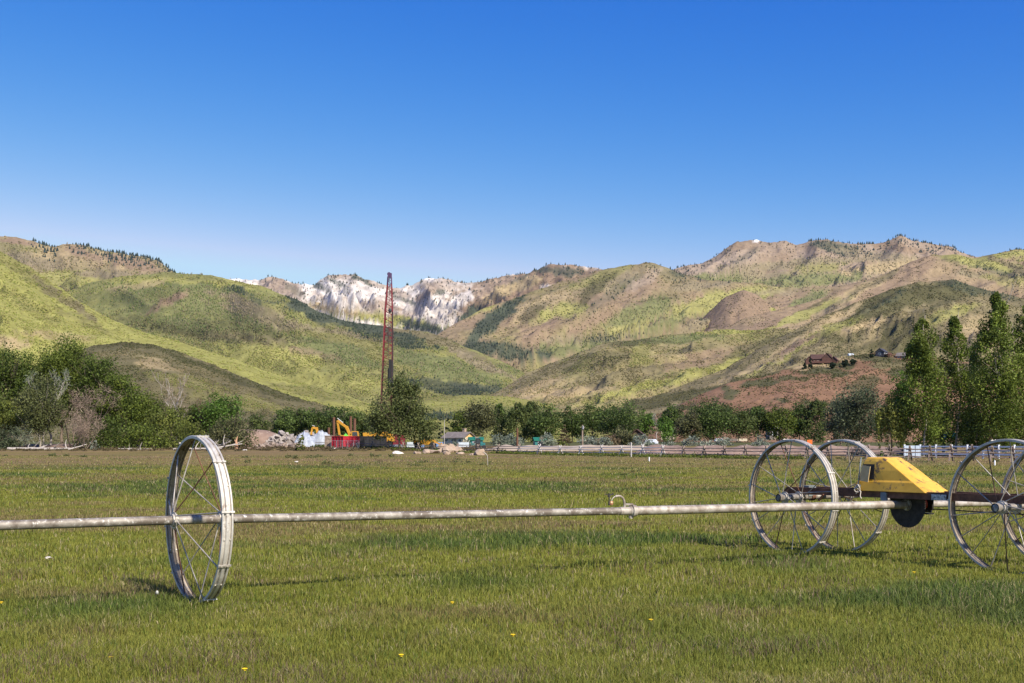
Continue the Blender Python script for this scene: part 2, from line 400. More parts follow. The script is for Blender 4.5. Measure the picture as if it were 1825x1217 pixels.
# central right mountain
hill('valley_mountain', [(620,690),(700,640),(760,604),(800,577),(860,546),(930,520),(1000,495),(1060,478),(1100,471),(1130,465),(1160,461),(1180,468),(1210,481),(1260,493),(1330,501),(1420,505),(1500,500),(1560,490),(1650,480),(1800,475)],
     [(620,4200),(900,5000),(1800,5400)], 2500, 40, 620, 1800, 380, 140, [('brown',1),('green',.35)],
     [(1080,490,70,12,-22,'green'),(1110,500,12,40,55,'pale',.8),(1180,482,50,9,25,'olive'),(1230,490,40,8,10,'dark',.5),(1145,555,75,20,-18,'aspen'),(1060,570,60,10,-28,'brown'),(1250,575,85,12,-30,'pale'),(1190,575,80,12,-28,'aspen'),(960,540,70,10,-18,'tan'),(1000,556,60,14,-15,'bright'),(890,560,60,13,-35,'dark'),(860,590,40,12,-38,'dark'),(860,545,60,8,-25,'bright'),(960,590,50,10,-30,'brown'),(1020,622,80,14,-3,'aspen'),(900,625,90,14,6,'dark'),(1100,600,60,9,-10,'dark',.6),(1100,520,80,8,-35,'dark',.35),(1300,535,110,18,-12,'bright'),(1420,545,70,12,-25,'aspen'),(1010,605,40,6,-5,'pale'),(1380,520,60,8,-5,'pale',.7),(880,655,70,12,10,'olive'),(1060,515,14,46,50,'oak',.7),(1150,500,10,40,62,'crag',.6),(940,560,12,40,58,'oak',.6),(1200,520,12,36,60,'oak',.5),(1270,560,10,30,62,'dark',.5),(920,575,14,8,0,'tan'),(1250,510,60,7,-5,'pale'),(1120,585,40,10,-15,'bright',.8)],
     gully=.36, gs=400, shear=-.55, seed=35, nplants=58320, ridgefir=[(1165,1300,70,4)], ps=.9, vegname='mountain_woods', mute=0.18)
# rounded brown hillock
hill('hillock', [(1180,640),(1230,590),(1262,555),(1290,530),(1325,517),(1350,526),(1380,548),(1420,585),(1480,630)],
     4300, 3500, 200, 1180, 1480, 120, 70, [('brown',1)], [(1395,560,22,14,40,'bright'),(1330,590,80,7,0,'tan'),(1390,575,20,10,30,'aspen')],
     gully=.12, gs=220, shear=-.2, seed=41, nplants=4860, jag=.6, ps=.8, vegname='hillock_shrubs', mute=0.11)
# left green spur
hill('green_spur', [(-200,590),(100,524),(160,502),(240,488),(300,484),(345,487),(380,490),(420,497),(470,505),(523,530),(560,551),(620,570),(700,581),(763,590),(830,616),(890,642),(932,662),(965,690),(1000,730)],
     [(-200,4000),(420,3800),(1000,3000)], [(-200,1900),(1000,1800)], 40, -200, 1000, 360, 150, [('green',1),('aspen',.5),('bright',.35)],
     [(330,550,170,44,10,'aspen',.75),(300,585,110,14,12,'oak',.55),(430,560,60,22,20,'aspen',.8),(330,506,120,9,3,'bright'),(370,515,90,9,5,'aspen'),(440,545,70,12,20,'pale'),(470,570,110,9,18,'pale',.8),(430,520,26,7,15,'dark',.6),(455,535,20,6,20,'dark',.6),(300,538,50,8,-28,'brown'),(640,574,150,17,13,'dark'),(545,547,55,14,35,'dark'),(710,594,95,11,8,'dark'),(690,606,90,9,10,'dark',.75),(590,640,30,7,15,'oak',.7),(500,600,70,7,16,'oak',.55),(360,600,80,6,10,'oak',.5),(580,590,120,7,12,'pale',.7),(620,630,110,20,14,'aspen'),(600,605,100,9,10,'green'),(480,640,110,24,8,'bright'),(540,680,90,18,10,'bright'),(440,600,90,10,5,'olive',.8),(330,575,70,9,8,'aspen'),(400,578,70,10,4,'oak',.5),(310,590,60,8,10,'oak',.5),(700,640,60,16,15,'green'),(780,610,90,9,20,'olive'),(760,650,90,16,20,'aspen'),(850,645,80,7,24,'pale',.9),(840,665,90,12,22,'aspen'),(790,690,90,13,8,'dark',.8),(850,695,60,10,5,'dark',.8),(660,690,60,16,15,'bright'),(560,630,60,6,12,'brown',.5),(240,510,60,8,-10,'tan',.6)],  # the wide dark fir belts also paint a cloud shadow across the valley
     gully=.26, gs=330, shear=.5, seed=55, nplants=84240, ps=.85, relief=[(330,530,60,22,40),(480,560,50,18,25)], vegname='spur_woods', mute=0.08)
# right hill under the massif
hill('brown_hill', [(1120,660),(1180,638),(1250,602),(1330,566),(1400,545),(1500,512),(1560,490),(1600,474),(1640,455),(1665,448),(1700,450),(1740,455),(1780,448),(1825,441),(1950,425),(2160,430)],
     [(1120,3000),(1660,3700),(2160,3700)], 2000, 110, 1120, 2160, 320, 110, [('brown',1),('tan',.6)],
     [(1745,468,90,12,12,'bright'),(1738,489,34,6,4,'pale'),(1800,452,60,7,-8,'bright'),(1790,470,60,6,30,'olive'),(1600,500,90,12,-28,'brown'),(1500,535,90,9,-25,'tan'),(1560,505,70,5,-28,'oak',.6),(1440,550,60,4,-26,'oak',.6),(1700,470,40,5,30,'oak',.5),(1780,485,70,4,14,'dark',.6),(1430,562,90,8,-22,'bright'),(1800,500,60,10,8,'bright',.7),(1350,585,60,8,-20,'brown'),(1640,470,40,10,-20,'brown'),(1900,460,90,20,0,'bright')],
     gully=.22, gs=260, shear=-.45, seed=63, nplants=45360, ps=.8, ridgefir=[(1800,1840,26,4)], vegname='hill_woods', mute=0.17)
# front right green slope
hill('grassy_slope', [(780,748),(825,730),(865,708),(900,690),(940,663),(1000,638),(1080,612),(1130,606),(1200,592),(1280,585),(1340,586),(1420,584),(1500,580),(1650,575)],
     [(780,1900),(1000,2400),(1650,2700)], 1000, 8, 780, 1650, 300, 120, [('tan',.8),('green',.9),('olive',.7)],
     [(1190,606,100,9,-4,'aspen'),(1130,612,70,8,-3,'oak',.7),(1300,590,80,6,-2,'bright'),(1050,645,100,16,-10,'oak',.75),(1000,650,40,6,-30,'oak',.7),(1120,660,60,5,-20,'oak',.6),(930,690,50,5,-25,'oak',.6),(1220,625,50,6,-12,'oak',.6),(980,660,60,9,-25,'olive'),(1250,640,80,14,-15,'brown',.8),(1140,640,26,26,60,'green'),(1260,660,120,7,-16,'bright'),(1150,690,130,9,-14,'bright'),(1000,700,90,10,-6,'tan'),(950,690,60,6,-20,'tan'),(1100,670,80,12,-12,'olive'),(1340,620,60,10,-20,'oak',.7)],
     gully=.2, gs=150, shear=-.3, seed=71, nplants=64800, ps=.85, relief=[(1120,640,60,25,12)], vegname='slope_shrubs', mute=0.10)
# right dark hill
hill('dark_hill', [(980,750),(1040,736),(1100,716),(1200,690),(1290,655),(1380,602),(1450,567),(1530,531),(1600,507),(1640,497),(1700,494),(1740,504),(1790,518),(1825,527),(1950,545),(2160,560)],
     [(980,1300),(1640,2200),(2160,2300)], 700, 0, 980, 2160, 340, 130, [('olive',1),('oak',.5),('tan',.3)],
     [(1640,525,190,20,-8,'oak'),(1560,548,70,5,-30,'dark',.5),(1500,575,70,5,-32,'oak',.9),(1620,570,60,5,-28,'oak',.9),(1660,610,70,9,-10,'oak',.8),(1400,625,80,4,-28,'oak',.8),(1740,515,90,12,12,'dark',.5),(1560,560,110,12,-25,'oak',.9),(1450,590,110,8,-30,'tan'),(1480,585,60,10,-22,'bright',.7),(1540,580,50,9,-15,'tan'),(1600,600,90,12,-20,'oak',.7),(1690,560,60,10,-20,'bright',.7),(1740,590,60,30,0,'tan',.7),(1380,640,110,8,-27,'bright',.8),(1320,665,110,7,-24,'tan',.9),(1180,712,130,10,-12,'oak'),(1290,690,90,10,-18,'oak',.9),(1620,620,60,14,0,'oak',.8),(1420,615,50,7,-25,'brown')],  # the lowest oak zone paints a cloud shadow along the hill foot
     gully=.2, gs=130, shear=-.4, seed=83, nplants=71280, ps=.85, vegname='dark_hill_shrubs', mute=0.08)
# left bright hill
hill('bright_hill', [(-420,330),(-200,385),(-60,425),(0,443),(50,470),(100,505),(150,540),(200,568),(260,592),(320,606),(420,640),(520,675),(620,705),(700,733),(780,752)],
     [(-420,2100),(0,2000),(780,1300)], [(-420,700),(780,600)], 0, -420, 780, 340, 130, [('bright',1)],
     [(40,480,80,14,38,'green',.8),(110,530,80,9,36,'olive',.7),(150,575,60,7,25,'green',.7),(15,610,50,12,5,'tan',.8),(100,600,70,9,5,'tan',.5),(60,550,60,10,30,'green',.5),(300,640,100,12,12,'bright'),(560,700,90,10,12,'green')],
     gully=.16, gs=130, shear=.3, seed=94, nplants=64800, ps=.85, vegname='bright_hill_shrubs')
# left dark hill
hill('low_hill', [(-260,770),(-120,745),(20,698),(60,672),(120,632),(170,611),(220,607),(270,613),(320,626),(380,650),(430,671),(500,697),(560,716),(640,740),(720,757)],
     [(-260,1000),(720,900)], 430, -2, -260, 720, 280, 90, [('olive',1),('oak',.4)],
     [(230,614,100,6,6,'oak'),(360,650,90,8,22,'oak'),(470,693,90,8,18,'oak'),(260,645,70,9,10,'tan',.6),(330,680,80,12,12,'green',.6),(210,640,60,9,0,'olive'),(430,715,120,12,10,'green',.7)],
     gully=.12, gs=70, shear=.3, seed=101, nplants=38880, ps=.9, vegname='low_hill_shrubs')
# valley floor rising away
hill('valley_floor', [(300,752),(450,742),(560,735),(680,722),(760,709),(830,704),(900,706),(960,716),(1050,732),(1200,745)],
     [(300,1600),(1200,1700)], 500, -2, 300, 1200, 120, 60, [('bright',1),('green',.6)],
     [(800,722,70,7,3,'bright'),(780,742,90,8,0,'dark',.8),(900,730,80,6,0,'green'),(860,738,60,5,0,'aspen'),(950,735,80,8,0,'aspen',.7)],
     gully=.03, gs=120, seed=111, nplants=11340, jag=.4, vegname='valley_shrubs')
# red dirt hill
RX, RY, RZ = hill('red_hill', [(1030,788),(1080,778),(1120,765),(1165,742),(1200,726),(1250,702),(1300,682),(1360,668),(1400,657),(1440,648),(1500,635),(1560,628),(1620,630),(1700,642),(1825,655),(2000,670),(2160,690)],
     [(1030,600),(1120,620),(1500,720),(2160,720)], 440, -2, 1030, 2160, 300, 90, [('red',1)],
     [(1350,684,40,8,-8,'oak'),(1370,665,60,5,-12,'oak',.7),(1300,702,18,9,0,'oak'),(1290,690,14,6,0,'oak'),(1470,662,55,6,0,'oak'),(1420,674,30,5,0,'oak',.8),(1500,640,30,6,0,'tan',.8),(1450,652,50,5,0,'tan',.7),(1565,640,60,9,5,'oak'),(1500,650,22,5,0,'oak'),(1620,662,50,9,0,'oak'),(1600,650,60,5,0,'olive'),(1500,670,14,5,0,'oak'),(1540,686,40,12,-20,'oak',.7),(1210,728,40,5,-20,'oak'),(1390,715,12,4,0,'oak'),(1450,718,30,4,0,'oak'),(1700,660,90,14,0,'oak'),(1250,712,10,20,50,'red')],
     gully=.07, gs=60, shear=-.3, seed=121, nplants=29160, jag=.5, ps=1.0, vegname='red_hill_shrubs')
HAZE = .8e-5
NB1, NB2 = 540000, 140000
# ================================================================= field
def field_patch(X, Y):
    """0..1 masks of the pasture: dry, lush, seedy"""
    n1 = fbm(X / 7 + 3, Y / 4.2, 201, 4); n2 = fbm(X / 2.6, Y / 1.7, 207, 4); n3 = fbm(X / 22, Y / 9, 213, 3)
    deep_green = smooth(.57, .70, n1); dry = smooth(.46, .63, n2 * .55 + n3 * .45)
    for (px, py, rx, ry, k) in [(200,1085,190,26,1),(850,1040,140,16,.8),(1400,1006,110,15,1),(1330,1150,260,40,.45),(1150,990,120,10,.5),(600,985,90,10,.5)]:  # hand-placed patches of deeper green, taller grass
        yy = 3700 / (py - HY); xx = (px - CX) / F * yy
        sx = rx / F * yy; sy = 3700 / (py - ry - HY) - yy
        deep_green = np.maximum(deep_green, k * np.exp(-(((X - xx) / sx) ** 2 + ((Y - yy) / sy) ** 2) * 1.3))
    return dry, deep_green, n3
C_OL, C_YG, C_DG, C_DR = (np.array(c) for c in ((.143,.153,.023), (.222,.220,.038), (.055,.098,.023), (.20,.14,.072)))
def field_color(X, Y):
    dry, deep_green, n3 = field_patch(X, Y)
    n = fbm(X / 1.3, Y / 1.1, 230, 3)[:, None]
    c = C_OL * (1 - n) + C_YG * n
    far = smooth(60, 108, Y + 30 * (fbm(X / 30, Y / 14, 241, 3) - .5))
    c = c * (1 - .68 * dry[:, None]) + C_DR * (.68 * dry[:, None])
    c = c * (1 - .8 * deep_green[:, None]) + C_DG * (.8 * deep_green[:, None])
    f2 = (far * (.55 + .45 * smooth(.38, .6, fbm(X / 14, Y / 10, 247, 4))))[:, None]
    c = c * (1 - .8 * f2) + np.array((.25,.17,.098)) * (.8 * f2)
    return c
xs = np.concatenate([-np.geomspace(6500, 1, 120), np.linspace(-.9, .9, 5), np.geomspace(1, 6500, 120)])
ys = np.concatenate([-np.geomspace(60, 2, 12), np.linspace(0, 4, 5), np.geomspace(4.5, 9800, 300)])
GX, GY = np.meshgrid(xs, ys)
def gzf(Y): return .9 * smooth(172, 235, np.asarray(Y, float)) + .7 * smooth(250, 450, np.asarray(Y, float))
gz = gzf(GY) + .05 * (fbm(GX / 3, GY / 3, 260, 3) - .5) * smooth(0, 20, np.abs(GY)) * (1 - smooth(60, 120, GY))
gc = field_color(GX.ravel(), GY.ravel())
beyond = smooth(235, 270, GY.ravel())[:, None]
gc = gc * (1 - beyond) + np.array((.11,.115,.05)) * beyond
idx = np.arange(GX.size).reshape(GX.shape)
gf = np.stack([idx[:-1,:-1], idx[:-1,1:], idx[1:,1:], idx[1:,:-1]], -1).reshape(-1, 4)
M_FIELD = mat_tint('pasture earth', rough=1, scale=1.6, amt=.45, bump=.6, bdist=.1, spec=.02)
go = np_mesh('ground', np.stack([GX, GY, gz], -1).reshape(-1, 3), gf, M_FIELD, gc * .8, smooth_=True); tag(go, kind='structure')

def blades(name, N, py0, py1, hmul, wpx, seed, mat, colmul=1.0):
    rg = np.random.default_rng(seed)
    px = rg.uniform(-20, 1845, N); py = py0 + (py1 - py0) * rg.random(N) ** 1.0
    Y = 3700 / (py - HY); X = (px - CX) / F * Y
    sd_ = rg.random(N) < .26; X = np.where(sd_, np.where(rg.random(N) < .5, -1, 1) * (.455 * Y + rg.random(N) * 6.0), X)
    X = X + rg.normal(0, .02, N)
    dry, deep_green, n3 = field_patch(X, Y)
    tuft = fbm(X / .35, Y / .35, 270, 3)
    hh = (.035 + .075 * tuft ** 1.5 + .045 * deep_green + .05 * smooth(.5, .8, fbm(X / 1.4, Y / 1.4, 281, 3))) * (.6 + .8 * rg.random(N)) * hmul
    w = wpx * Y / F * (.7 + .6 * rg.random(N))
    az = rg.uniform(0, 6.283, N); face = rg.uniform(-.9, .9, N)
    bend = hh * (.15 + .75 * rg.random(N) ** 1.5)
    dx = np.cos(az) * bend; dy = np.sin(az) * bend
    wx = np.cos(face) * w / 2; wy = np.sin(face) * w / 2
    z0 = np.zeros(N) - .02
    f = np.array([(0,1,3),(0,3,2),(2,3,4)])
    Fa = (np.arange(N)[:, None, None] * 5 + f[None]).reshape(-1, 3)
    c = field_color(X, Y) * (.55 + .9 * rg.random((N, 1)))
    k = rg.random(N); q = rg.random((N, 1))
    seed_ = smooth(.50, .66, fbm(X / .8, Y / .7, 291, 3)) * smooth(.38, .6, fbm(X / 5, Y / 3.5, 295, 3)); straw = smooth(.48, .68, fbm(X / .55, Y / .5, 301, 3))
    mk = k < .17 * seed_; c[mk] = (np.array((.165,.11,.078)) * (.6 + .8 * q))[mk]; hh[mk] *= 1.15
    mk = (k > .45) & (k < .47 + .13 * straw); c[mk] = (np.array((.36,.295,.165)) * (.7 + .6 * q))[mk]
    mk = k > .87; c[mk] = (np.array((.195,.225,.036)) * (.7 + .5 * q))[mk]
    mk = (k > .80) & (k < .87); c[mk] = (np.array((.092,.15,.024)) * (.7 + .5 * q))[mk]
    V = np.stack([np.stack([X - wx, Y - wy, z0], 1), np.stack([X + wx, Y + wy, z0], 1),
                  np.stack([X + dx * .3 - wx * .8, Y + dy * .3 - wy * .8, hh * .6], 1), np.stack([X + dx * .3 + wx * .8, Y + dy * .3 + wy * .8, hh * .6], 1),
                  np.stack([X + dx, Y + dy, hh * (1 - .25 * rg.random(N))], 1)], 1).reshape(-1, 3)
    o = np_mesh(name, V, Fa, mat, np.repeat(c * colmul, 5, 0)); tag(o, kind='stuff')
    return o
M_GRASS = mat_tint('grass blades', rough=.65, trans=.3, spec=.25)
blades('grass', NB1, 860, 1370, 1.0, .95, 5, M_GRASS)
blades('field_grass', NB2, 812, 885, 1.1, .9, 6, M_GRASS)

# ================================================================= air
m_air = bpy.data.materials.new('valley air'); m_air.use_nodes = True; nt = m_air.node_tree
for n in list(nt.nodes):
    if n.type == 'BSDF_PRINCIPLED': nt.nodes.remove(n)
pv = nt.nodes.new('ShaderNodeVolumePrincipled'); pv.inputs['Density'].default_value = HAZE; pv.inputs['Color'].default_value = (.72, .84, 1, 1); pv.inputs['Anisotropy'].default_value = .25
nt.links.new(pv.outputs['Volume'], nt.nodes['Material Output'].inputs['Volume'])
m = MB(); m.box((0, 4900, 712), (13400, 10200, 1430)); hzo = m.build('haze', m_air); tag(hzo, kind='stuff')
# ================================================================= irrigation wheel line
M_PIPE = mat_noise('weathered aluminium pipe', (.14,.115,.092), (.33,.30,.26), 5, rough=.6, metal=.2, c3=(.50,.48,.45), scale3=20, bump=.15, spec=.4, lo=.4, hi=.6, lo3=.585, hi3=.63)
M_PIPE2 = mat_noise('pale aluminium pipe', (.23,.19,.15), (.46,.42,.37), 5, rough=.55, metal=.2, lo=.4, hi=.6, c3=(.20,.135,.09), scale3=12, bump=.1, spec=.4, lo3=.56, hi3=.72)
M_RIM = mat_noise('galvanised rim', (.42,.39,.35), (.64,.61,.56), 6, rough=.5, metal=.25, c3=(.20,.13,.085), scale3=7, bump=.1, spec=.45, lo3=.60, hi3=.72)
M_RIMOLD = mat_noise('stained rim', (.40,.365,.315), (.62,.58,.52), 5, rough=.55, metal=.35, c3=(.14,.085,.055), scale3=5, bump=.1, lo3=.58, hi3=.70)
M_RIMIN = mat_noise('rusty rim inside', (.20,.155,.115), (.42,.36,.29), 5, rough=.7, metal=.1, c3=(.10,.06,.04), scale3=7, lo3=.58, hi3=.68)
M_SPOKE = mat_noise('spoke steel', (.25,.215,.18), (.50,.46,.40), 8, rough=.5, metal=.4)
M_RUST = mat_noise('rusty steel', (.075,.038,.026), (.19,.09,.055), 7, rough=.85, c3=(.22,.11,.06), scale3=22, bump=.3, lo3=.60, hi3=.72)
M_DARKST = mat_noise('dark steel', (.018,.017,.017), (.05,.045,.042), 12, rough=.7, c3=(.09,.05,.035), scale3=26, bump=.2, lo3=.60, hi3=.72)
M_BRASS = mat_noise('brass', (.45,.22,.12), (.60,.34,.2), 30, rough=.45, metal=.5)
M_BLACK = mat_noise('black paint', (.012,.012,.013), (.03,.03,.03), 20, rough=.6)
M_YEL = mat_noise('faded yellow fibreglass', (.56,.31,.03), (.72,.43,.055), 2.2, rough=.45, c3=(.14,.09,.045), scale3=6, bump=.05, spec=.45, lo3=.555, hi3=.64)
M_TAN = mat_noise('tan door', (.52,.37,.17), (.60,.45,.24), 9, rough=.6)
M_GBOX = mat_noise('grey enamel', (.15,.18,.19), (.24,.27,.28), 9, rough=.55, c3=(.10,.07,.05), scale3=18)
M_REDP = mat_noise('red paint', (.45,.05,.02), (.60,.085,.03), 9, rough=.5, c3=(.12,.05,.035), scale3=16)
M_PLATE = mat_noise('data plate', (.38,.38,.36), (.55,.55,.53), 30, rough=.5, c3=(.12,.11,.1), scale3=34, lo3=.55, hi3=.58)
M_ROPE = mat_noise('white rope', (.55,.48,.4), (.7,.63,.54), 40, rough=.9)

RAD = .965
def make_wheel(parent, rimmat, hub=.27, nsp=9, a0=-8.):
    """wheel about local X"""
    w = empty('wheel', (0,0,0)); w.parent = parent
    prof = [(-.070,-.030),(-.070,-.002),(-.064,.003),(-.052,.003),(-.047,-.002),(-.041,-.015),(-.027,-.015),(-.021,-.002),(-.015,.004),(.015,.004),(.021,-.002),(.027,-.015),(.041,-.015),(.047,-.002),(.052,.003),(.064,.003),(.070,-.002),(.070,-.030)]
    prof = [(x * .9, r) for x, r in prof]
    ring = prof + [(x * .93, r - .005) for x, r in reversed(prof)]
    n = 112; k = len(ring); vs = []; fs = []
    for i in range(n):
        a = 2 * math.pi * i / n; wob = .004 * math.sin(3 * a + .6)
        for x, r in ring: vs.append((x + wob, math.cos(a) * (RAD + r - .004), math.sin(a) * (RAD + r - .004)))
    for i in range(n):
        for j in range(k):
            i2, j2 = (i + 1) % n, (j + 1) % k
            fs.append((i*k+j, i2*k+j, i2*k+j2, i*k+j2))
    m = MB(); m.add(vs, fs, False)
    for i in range(10):
        M = Matrix.Rotation(R(a0 + 36 * i + 18), 3, 'X')
        for x in (-.034, .034): m.tube([M @ Vector((x, RAD - .030, 0)), M @ Vector((x, RAD - .008, 0))], .009, 6)
    ro = m.build('rim', rimmat, w); ro.data.materials.append(M_RIMIN)
    np_ = len(prof); ix = [1 if (q % k) >= np_ - 1 and q < n * k else 0 for q in range(len(ro.data.polygons))]
    ro.data.polygons.foreach_set('material_index', ix)
    for i in range(10):
        a = R(a0 + 36 * i); M = Matrix.Rotation(a, 3, 'X')
        m = MB(); m.box(M @ Vector((0, RAD + .006, 0)), (.146, .010, .022), M=M)
        for x in (-.034, .034): m.tube([M @ Vector((x, RAD - .012, .006)), M @ Vector((x, RAD + .020, .006))], .008, 6)
        m.build('rim_clamp', M_RIM if i % 2 else M_RIMOLD, w)
    for s in (-1, 1):
        m = MB(); m.tube([(s*hub - .028, 0, 0), (s*hub + .028, 0, 0)], .074, 20)
        m.tube([(s*hub - .006, 0, 0), (s*hub + .006, 0, 0)], .098, 20)
        for q in (-1, 1): m.box((s*hub, q * .083, 0), (.05, .03, .03)); m.tube([(s*hub, q*.083, -.035), (s*hub, q*.083, .035)], .009, 6)
        m.build('hub_clamp', M_RIMOLD, w)
        for i in range(nsp):
            a = 2 * math.pi * (i + (.5 if s > 0 else 0)) / nsp + .21; t = a + s * .55
            p = Vector((s * hub, math.cos(t) * .088, math.sin(t) * .088)); q = Vector((s * .03, math.cos(a) * (RAD - .025), math.sin(a) * (RAD - .025)))
            md = (p + q) / 2 + Vector((0, 0, random.uniform(-.012, .012)))
            m = MB(); m.tube([p, md, q], .0080, 6, smooth=True)
            m.build('spoke', M_SPOKE if (i * 3 + s) % 4 else M_RUST, w)
    return w
def axis_rot(phi, pitch=0): return (0, pitch, R(90 - phi))

PHI0 = 55.0
P0 = Vector((-3.607, 12.87)); P1 = Vector((6.164, 17.5))
t0 = Vector((math.sin(R(58)), math.cos(R(58)))); t1 = Vector((math.sin(R(69)), math.cos(R(69))))
Lc = (P1 - P0).length
def bez(t):
    a = P0; b = P0 + t0 * Lc / 3; c = P1 - t1 * Lc / 3; d = P1
    return a*(1-t)**3 + b*3*t*(1-t)**2 + c*3*t*t*(1-t) + d*t**3
KX, KY = [-900,-200,0,352,1118,1617,1700,1825,2300], [965,942.2,936.2,925.8,910.5,899,897.3,896,892]
def on_line(p):
    px = CX + F * p.x / p.y
    return Vector((p.x, p.y, zat(float(np.interp(px, KX, KY)), p.y)))
left_pts = [on_line(P0 - t0 * s) for s in (6.5, 5, 4, 3, 2, 1)] + [on_line(bez(t)) for t in np.linspace(0, 1, 41)]
# parameter of the coupling at photo column 1118
ic = min(range(len(left_pts)), key=lambda i: abs(CX + F * left_pts[i].x / left_pts[i].y - 1118))
line = empty('irrigation_wheel_line', (P0.x, P0.y, 0))
tag(line, 'long weathered metal irrigation pipe carried across the pasture on a tall spoked steel wheel', 'irrigation pipe')
off = Vector((P0.x, P0.y, 0))
m = MB(); m.tube([p - off for p in left_pts[:ic+1]], .0515, 20); m.build('pipe', M_PIPE, line)
m = MB(); m.tube([p - off for p in left_pts[ic:]], .0635, 20); m.build('pipe', M_PIPE2, line)['label'] = 'thicker and paler pipe section'
cp = left_pts[ic]; cd = (left_pts[ic+1] - left_pts[ic-1]).normalized()
m = MB(); m.tube([cp - off - cd*.03, cp - off + cd*.005], [.058,.076], 20); m.tube([cp - off + cd*.006, cp - off + cd*.035], .092, 20)
m.tube([cp - off + cd*.036, cp - off + cd*.075], .082, 20); m.tube([cp - off - cd*.18, cp - off - cd*.03], .058, 20)
m.box(cp - off - cd*.02 + Vector((0,0,.092)), (.10,.03,.028)); m.tube([cp - off + Vector((0,0,-.06)), cp - off + Vector((0,0,-.105))], .03, 10)
m.build('coupler', M_PIPE2, line)
hx = -cd
def sp(u, z): return cp - off + hx * u + Vector((0, 0, z))
m = MB(); m.tube([sp(.10,.04), sp(.10,.10), sp(.11,.15), sp(.13,.185), sp(.165,.207), sp(.20,.21), sp(.25,.205)], .0165, 10)
ris = m.build('sprinkler_riser', M_PIPE2, line)
m = MB(); m.tube([sp(.24,.205), sp(.27,.195), sp(.295,.17), sp(.31,.135)], .0085, 8); m.build('elbow', M_SPOKE, ris)
m = MB(); m.tube([sp(.315,.085), sp(.315,.10), sp(.315,.135), sp(.315,.14)], [.022,.032,.032,.018], 10); m.build('brass_fitting', M_BRASS, ris)
m = MB(); m.tube([sp(.345,.085), sp(.345,.14)], .014, 8); m.tube([sp(.345,.14), sp(.345,.20)], .008, 8); m.tube([sp(.345,.195), sp(.345,.25)], .016, 8)
m.beam(sp(.395,.236), sp(.345,.222), .014, .012); m.beam(sp(.345,.218), sp(.29,.236), .014, .014); m.tube([sp(.292,.225), sp(.284,.25)], .012, 6)
m.build('sprinkler_head', M_DARKST, line)
w = make_wheel(line, M_RIM); w.location = (0, 0, left_pts[6].z); w.rotation_euler = axis_rot(PHI0)

# ---------------------------------------------------------------- drive unit
O = Vector((6.164, 17.5, 0)); FD = Vector((.627, -.780, 0)).normalized(); PD = Vector((.780, .627, 0)).normalized()
mov = empty('irrigation_mover', O)
tag(mov, 'four wheeled irrigation drive unit with a faded yellow engine hood on a rusty frame', 'irrigation mover')
def Q(c, d, z): return FD * c + PD * d + Vector((0, 0, z))
MPHI = 59.; AX = Vector((math.sin(R(MPHI)), math.cos(R(MPHI)), 0)); BX = Vector((math.cos(R(MPHI)), -math.sin(R(MPHI)), 0))
wz = .925
W1 = Vector((4.648, 18.65, 0)) - O; W3 = AX * (-.13) + BX * 1.86
wh = make_wheel(mov, M_RIMOLD, hub=.16, a0=10); wh.location = W1 + Vector((0,0,wz)); wh.rotation_euler = axis_rot(MPHI)
for k, (p, rot) in enumerate(((W1 + AX*1.2, 1.1), (W3, 2.4), (W3 + AX*1.22, .5))):
    c = copy_tree(wh, mov); c.location = p + Vector((0,0,wz)); c.rotation_euler = (0, 0, R(90 - MPHI))
    c.rotation_euler = (Matrix.Rotation(R(90 - MPHI), 3, 'Z') @ Matrix.Rotation(rot, 3, 'X')).to_euler()
for b in (W1, W3):
    m = MB(); m.tube([b + AX*(-.30) + Vector((0,0,wz)), b + AX*(-.30) + Vector((0,0,wz)), b + AX*1.55 + Vector((0,0,wz))], [.050,.050,.050], 16, cap=False)
    m.tube([b + AX*(-.305) + Vector((0,0,wz)), b + AX*(-.24) + Vector((0,0,wz))], .066, 16, cap=False)
    ax = m.build('axle', M_PIPE, mov)
    m = MB(); m.tube([b + AX*(-.297) + Vector((0,0,wz)), b + AX*(-.290) + Vector((0,0,wz))], .054, 16); m.build('dark_end_disc', M_BLACK, ax)  # black disc paints the shade inside the open pipe end
    m = MB(); m.tube([b + AX*.42 + Vector((0,0,wz)), b + AX*.50 + Vector((0,0,wz))], .068, 16); m.build('bearing_collar', M_RUST, ax)
# frame: two channels and cross pieces
m = MB()
ca, cb = -2.20, 2.35
for d in (-.26, .22):
    a, b = Q(ca + .10, d, 1.03), Q(cb, d, 1.03)
    m.beam(a, b, .012, .115); 
    for s in (-1, 1): m.beam(a + PD*.030 + Vector((0,0,s*.053)), b + PD*.030 + Vector((0,0,s*.053)), .048, .010)
for c in (-1.55, -.8, .62, 1.6): m.beam(Q(c, -.25, 1.0), Q(c, .24, 1.0), .05, .05)
m.prism([Q(ca+.10,-.265,1.085), Q(ca-.04,-.265,.94), Q(ca+.02,-.265,.94), Q(ca+.16,-.265,1.0)], PD*0, PD*.03)
m.prism([Q(ca+.10,.225,1.085), Q(ca-.04,.225,.94), Q(ca+.02,.225,.94), Q(ca+.16,.225,1.0)], PD*0, PD*.03)
m.beam(Q(-1.35,-.27,.985), Q(-1.45,-.27,.88), .05, .02)
fr = m.build('frame', M_RUST, mov)
m = MB(); m.box(Q(.70, -.285, 1.018), (.24, .006, .085), rz=math.atan2(FD.y, FD.x)); m.build('data_plate', M_PLATE, fr)
m = MB(); m.box(Q(-.23,-.275,.995), (.10,.05,.13), rz=math.atan2(FD.y, FD.x)); m.tube([Q(-.23,-.29,.93), Q(-.23,-.29,.86)], .014, 8); m.build('bracket', M_GBOX, fr)
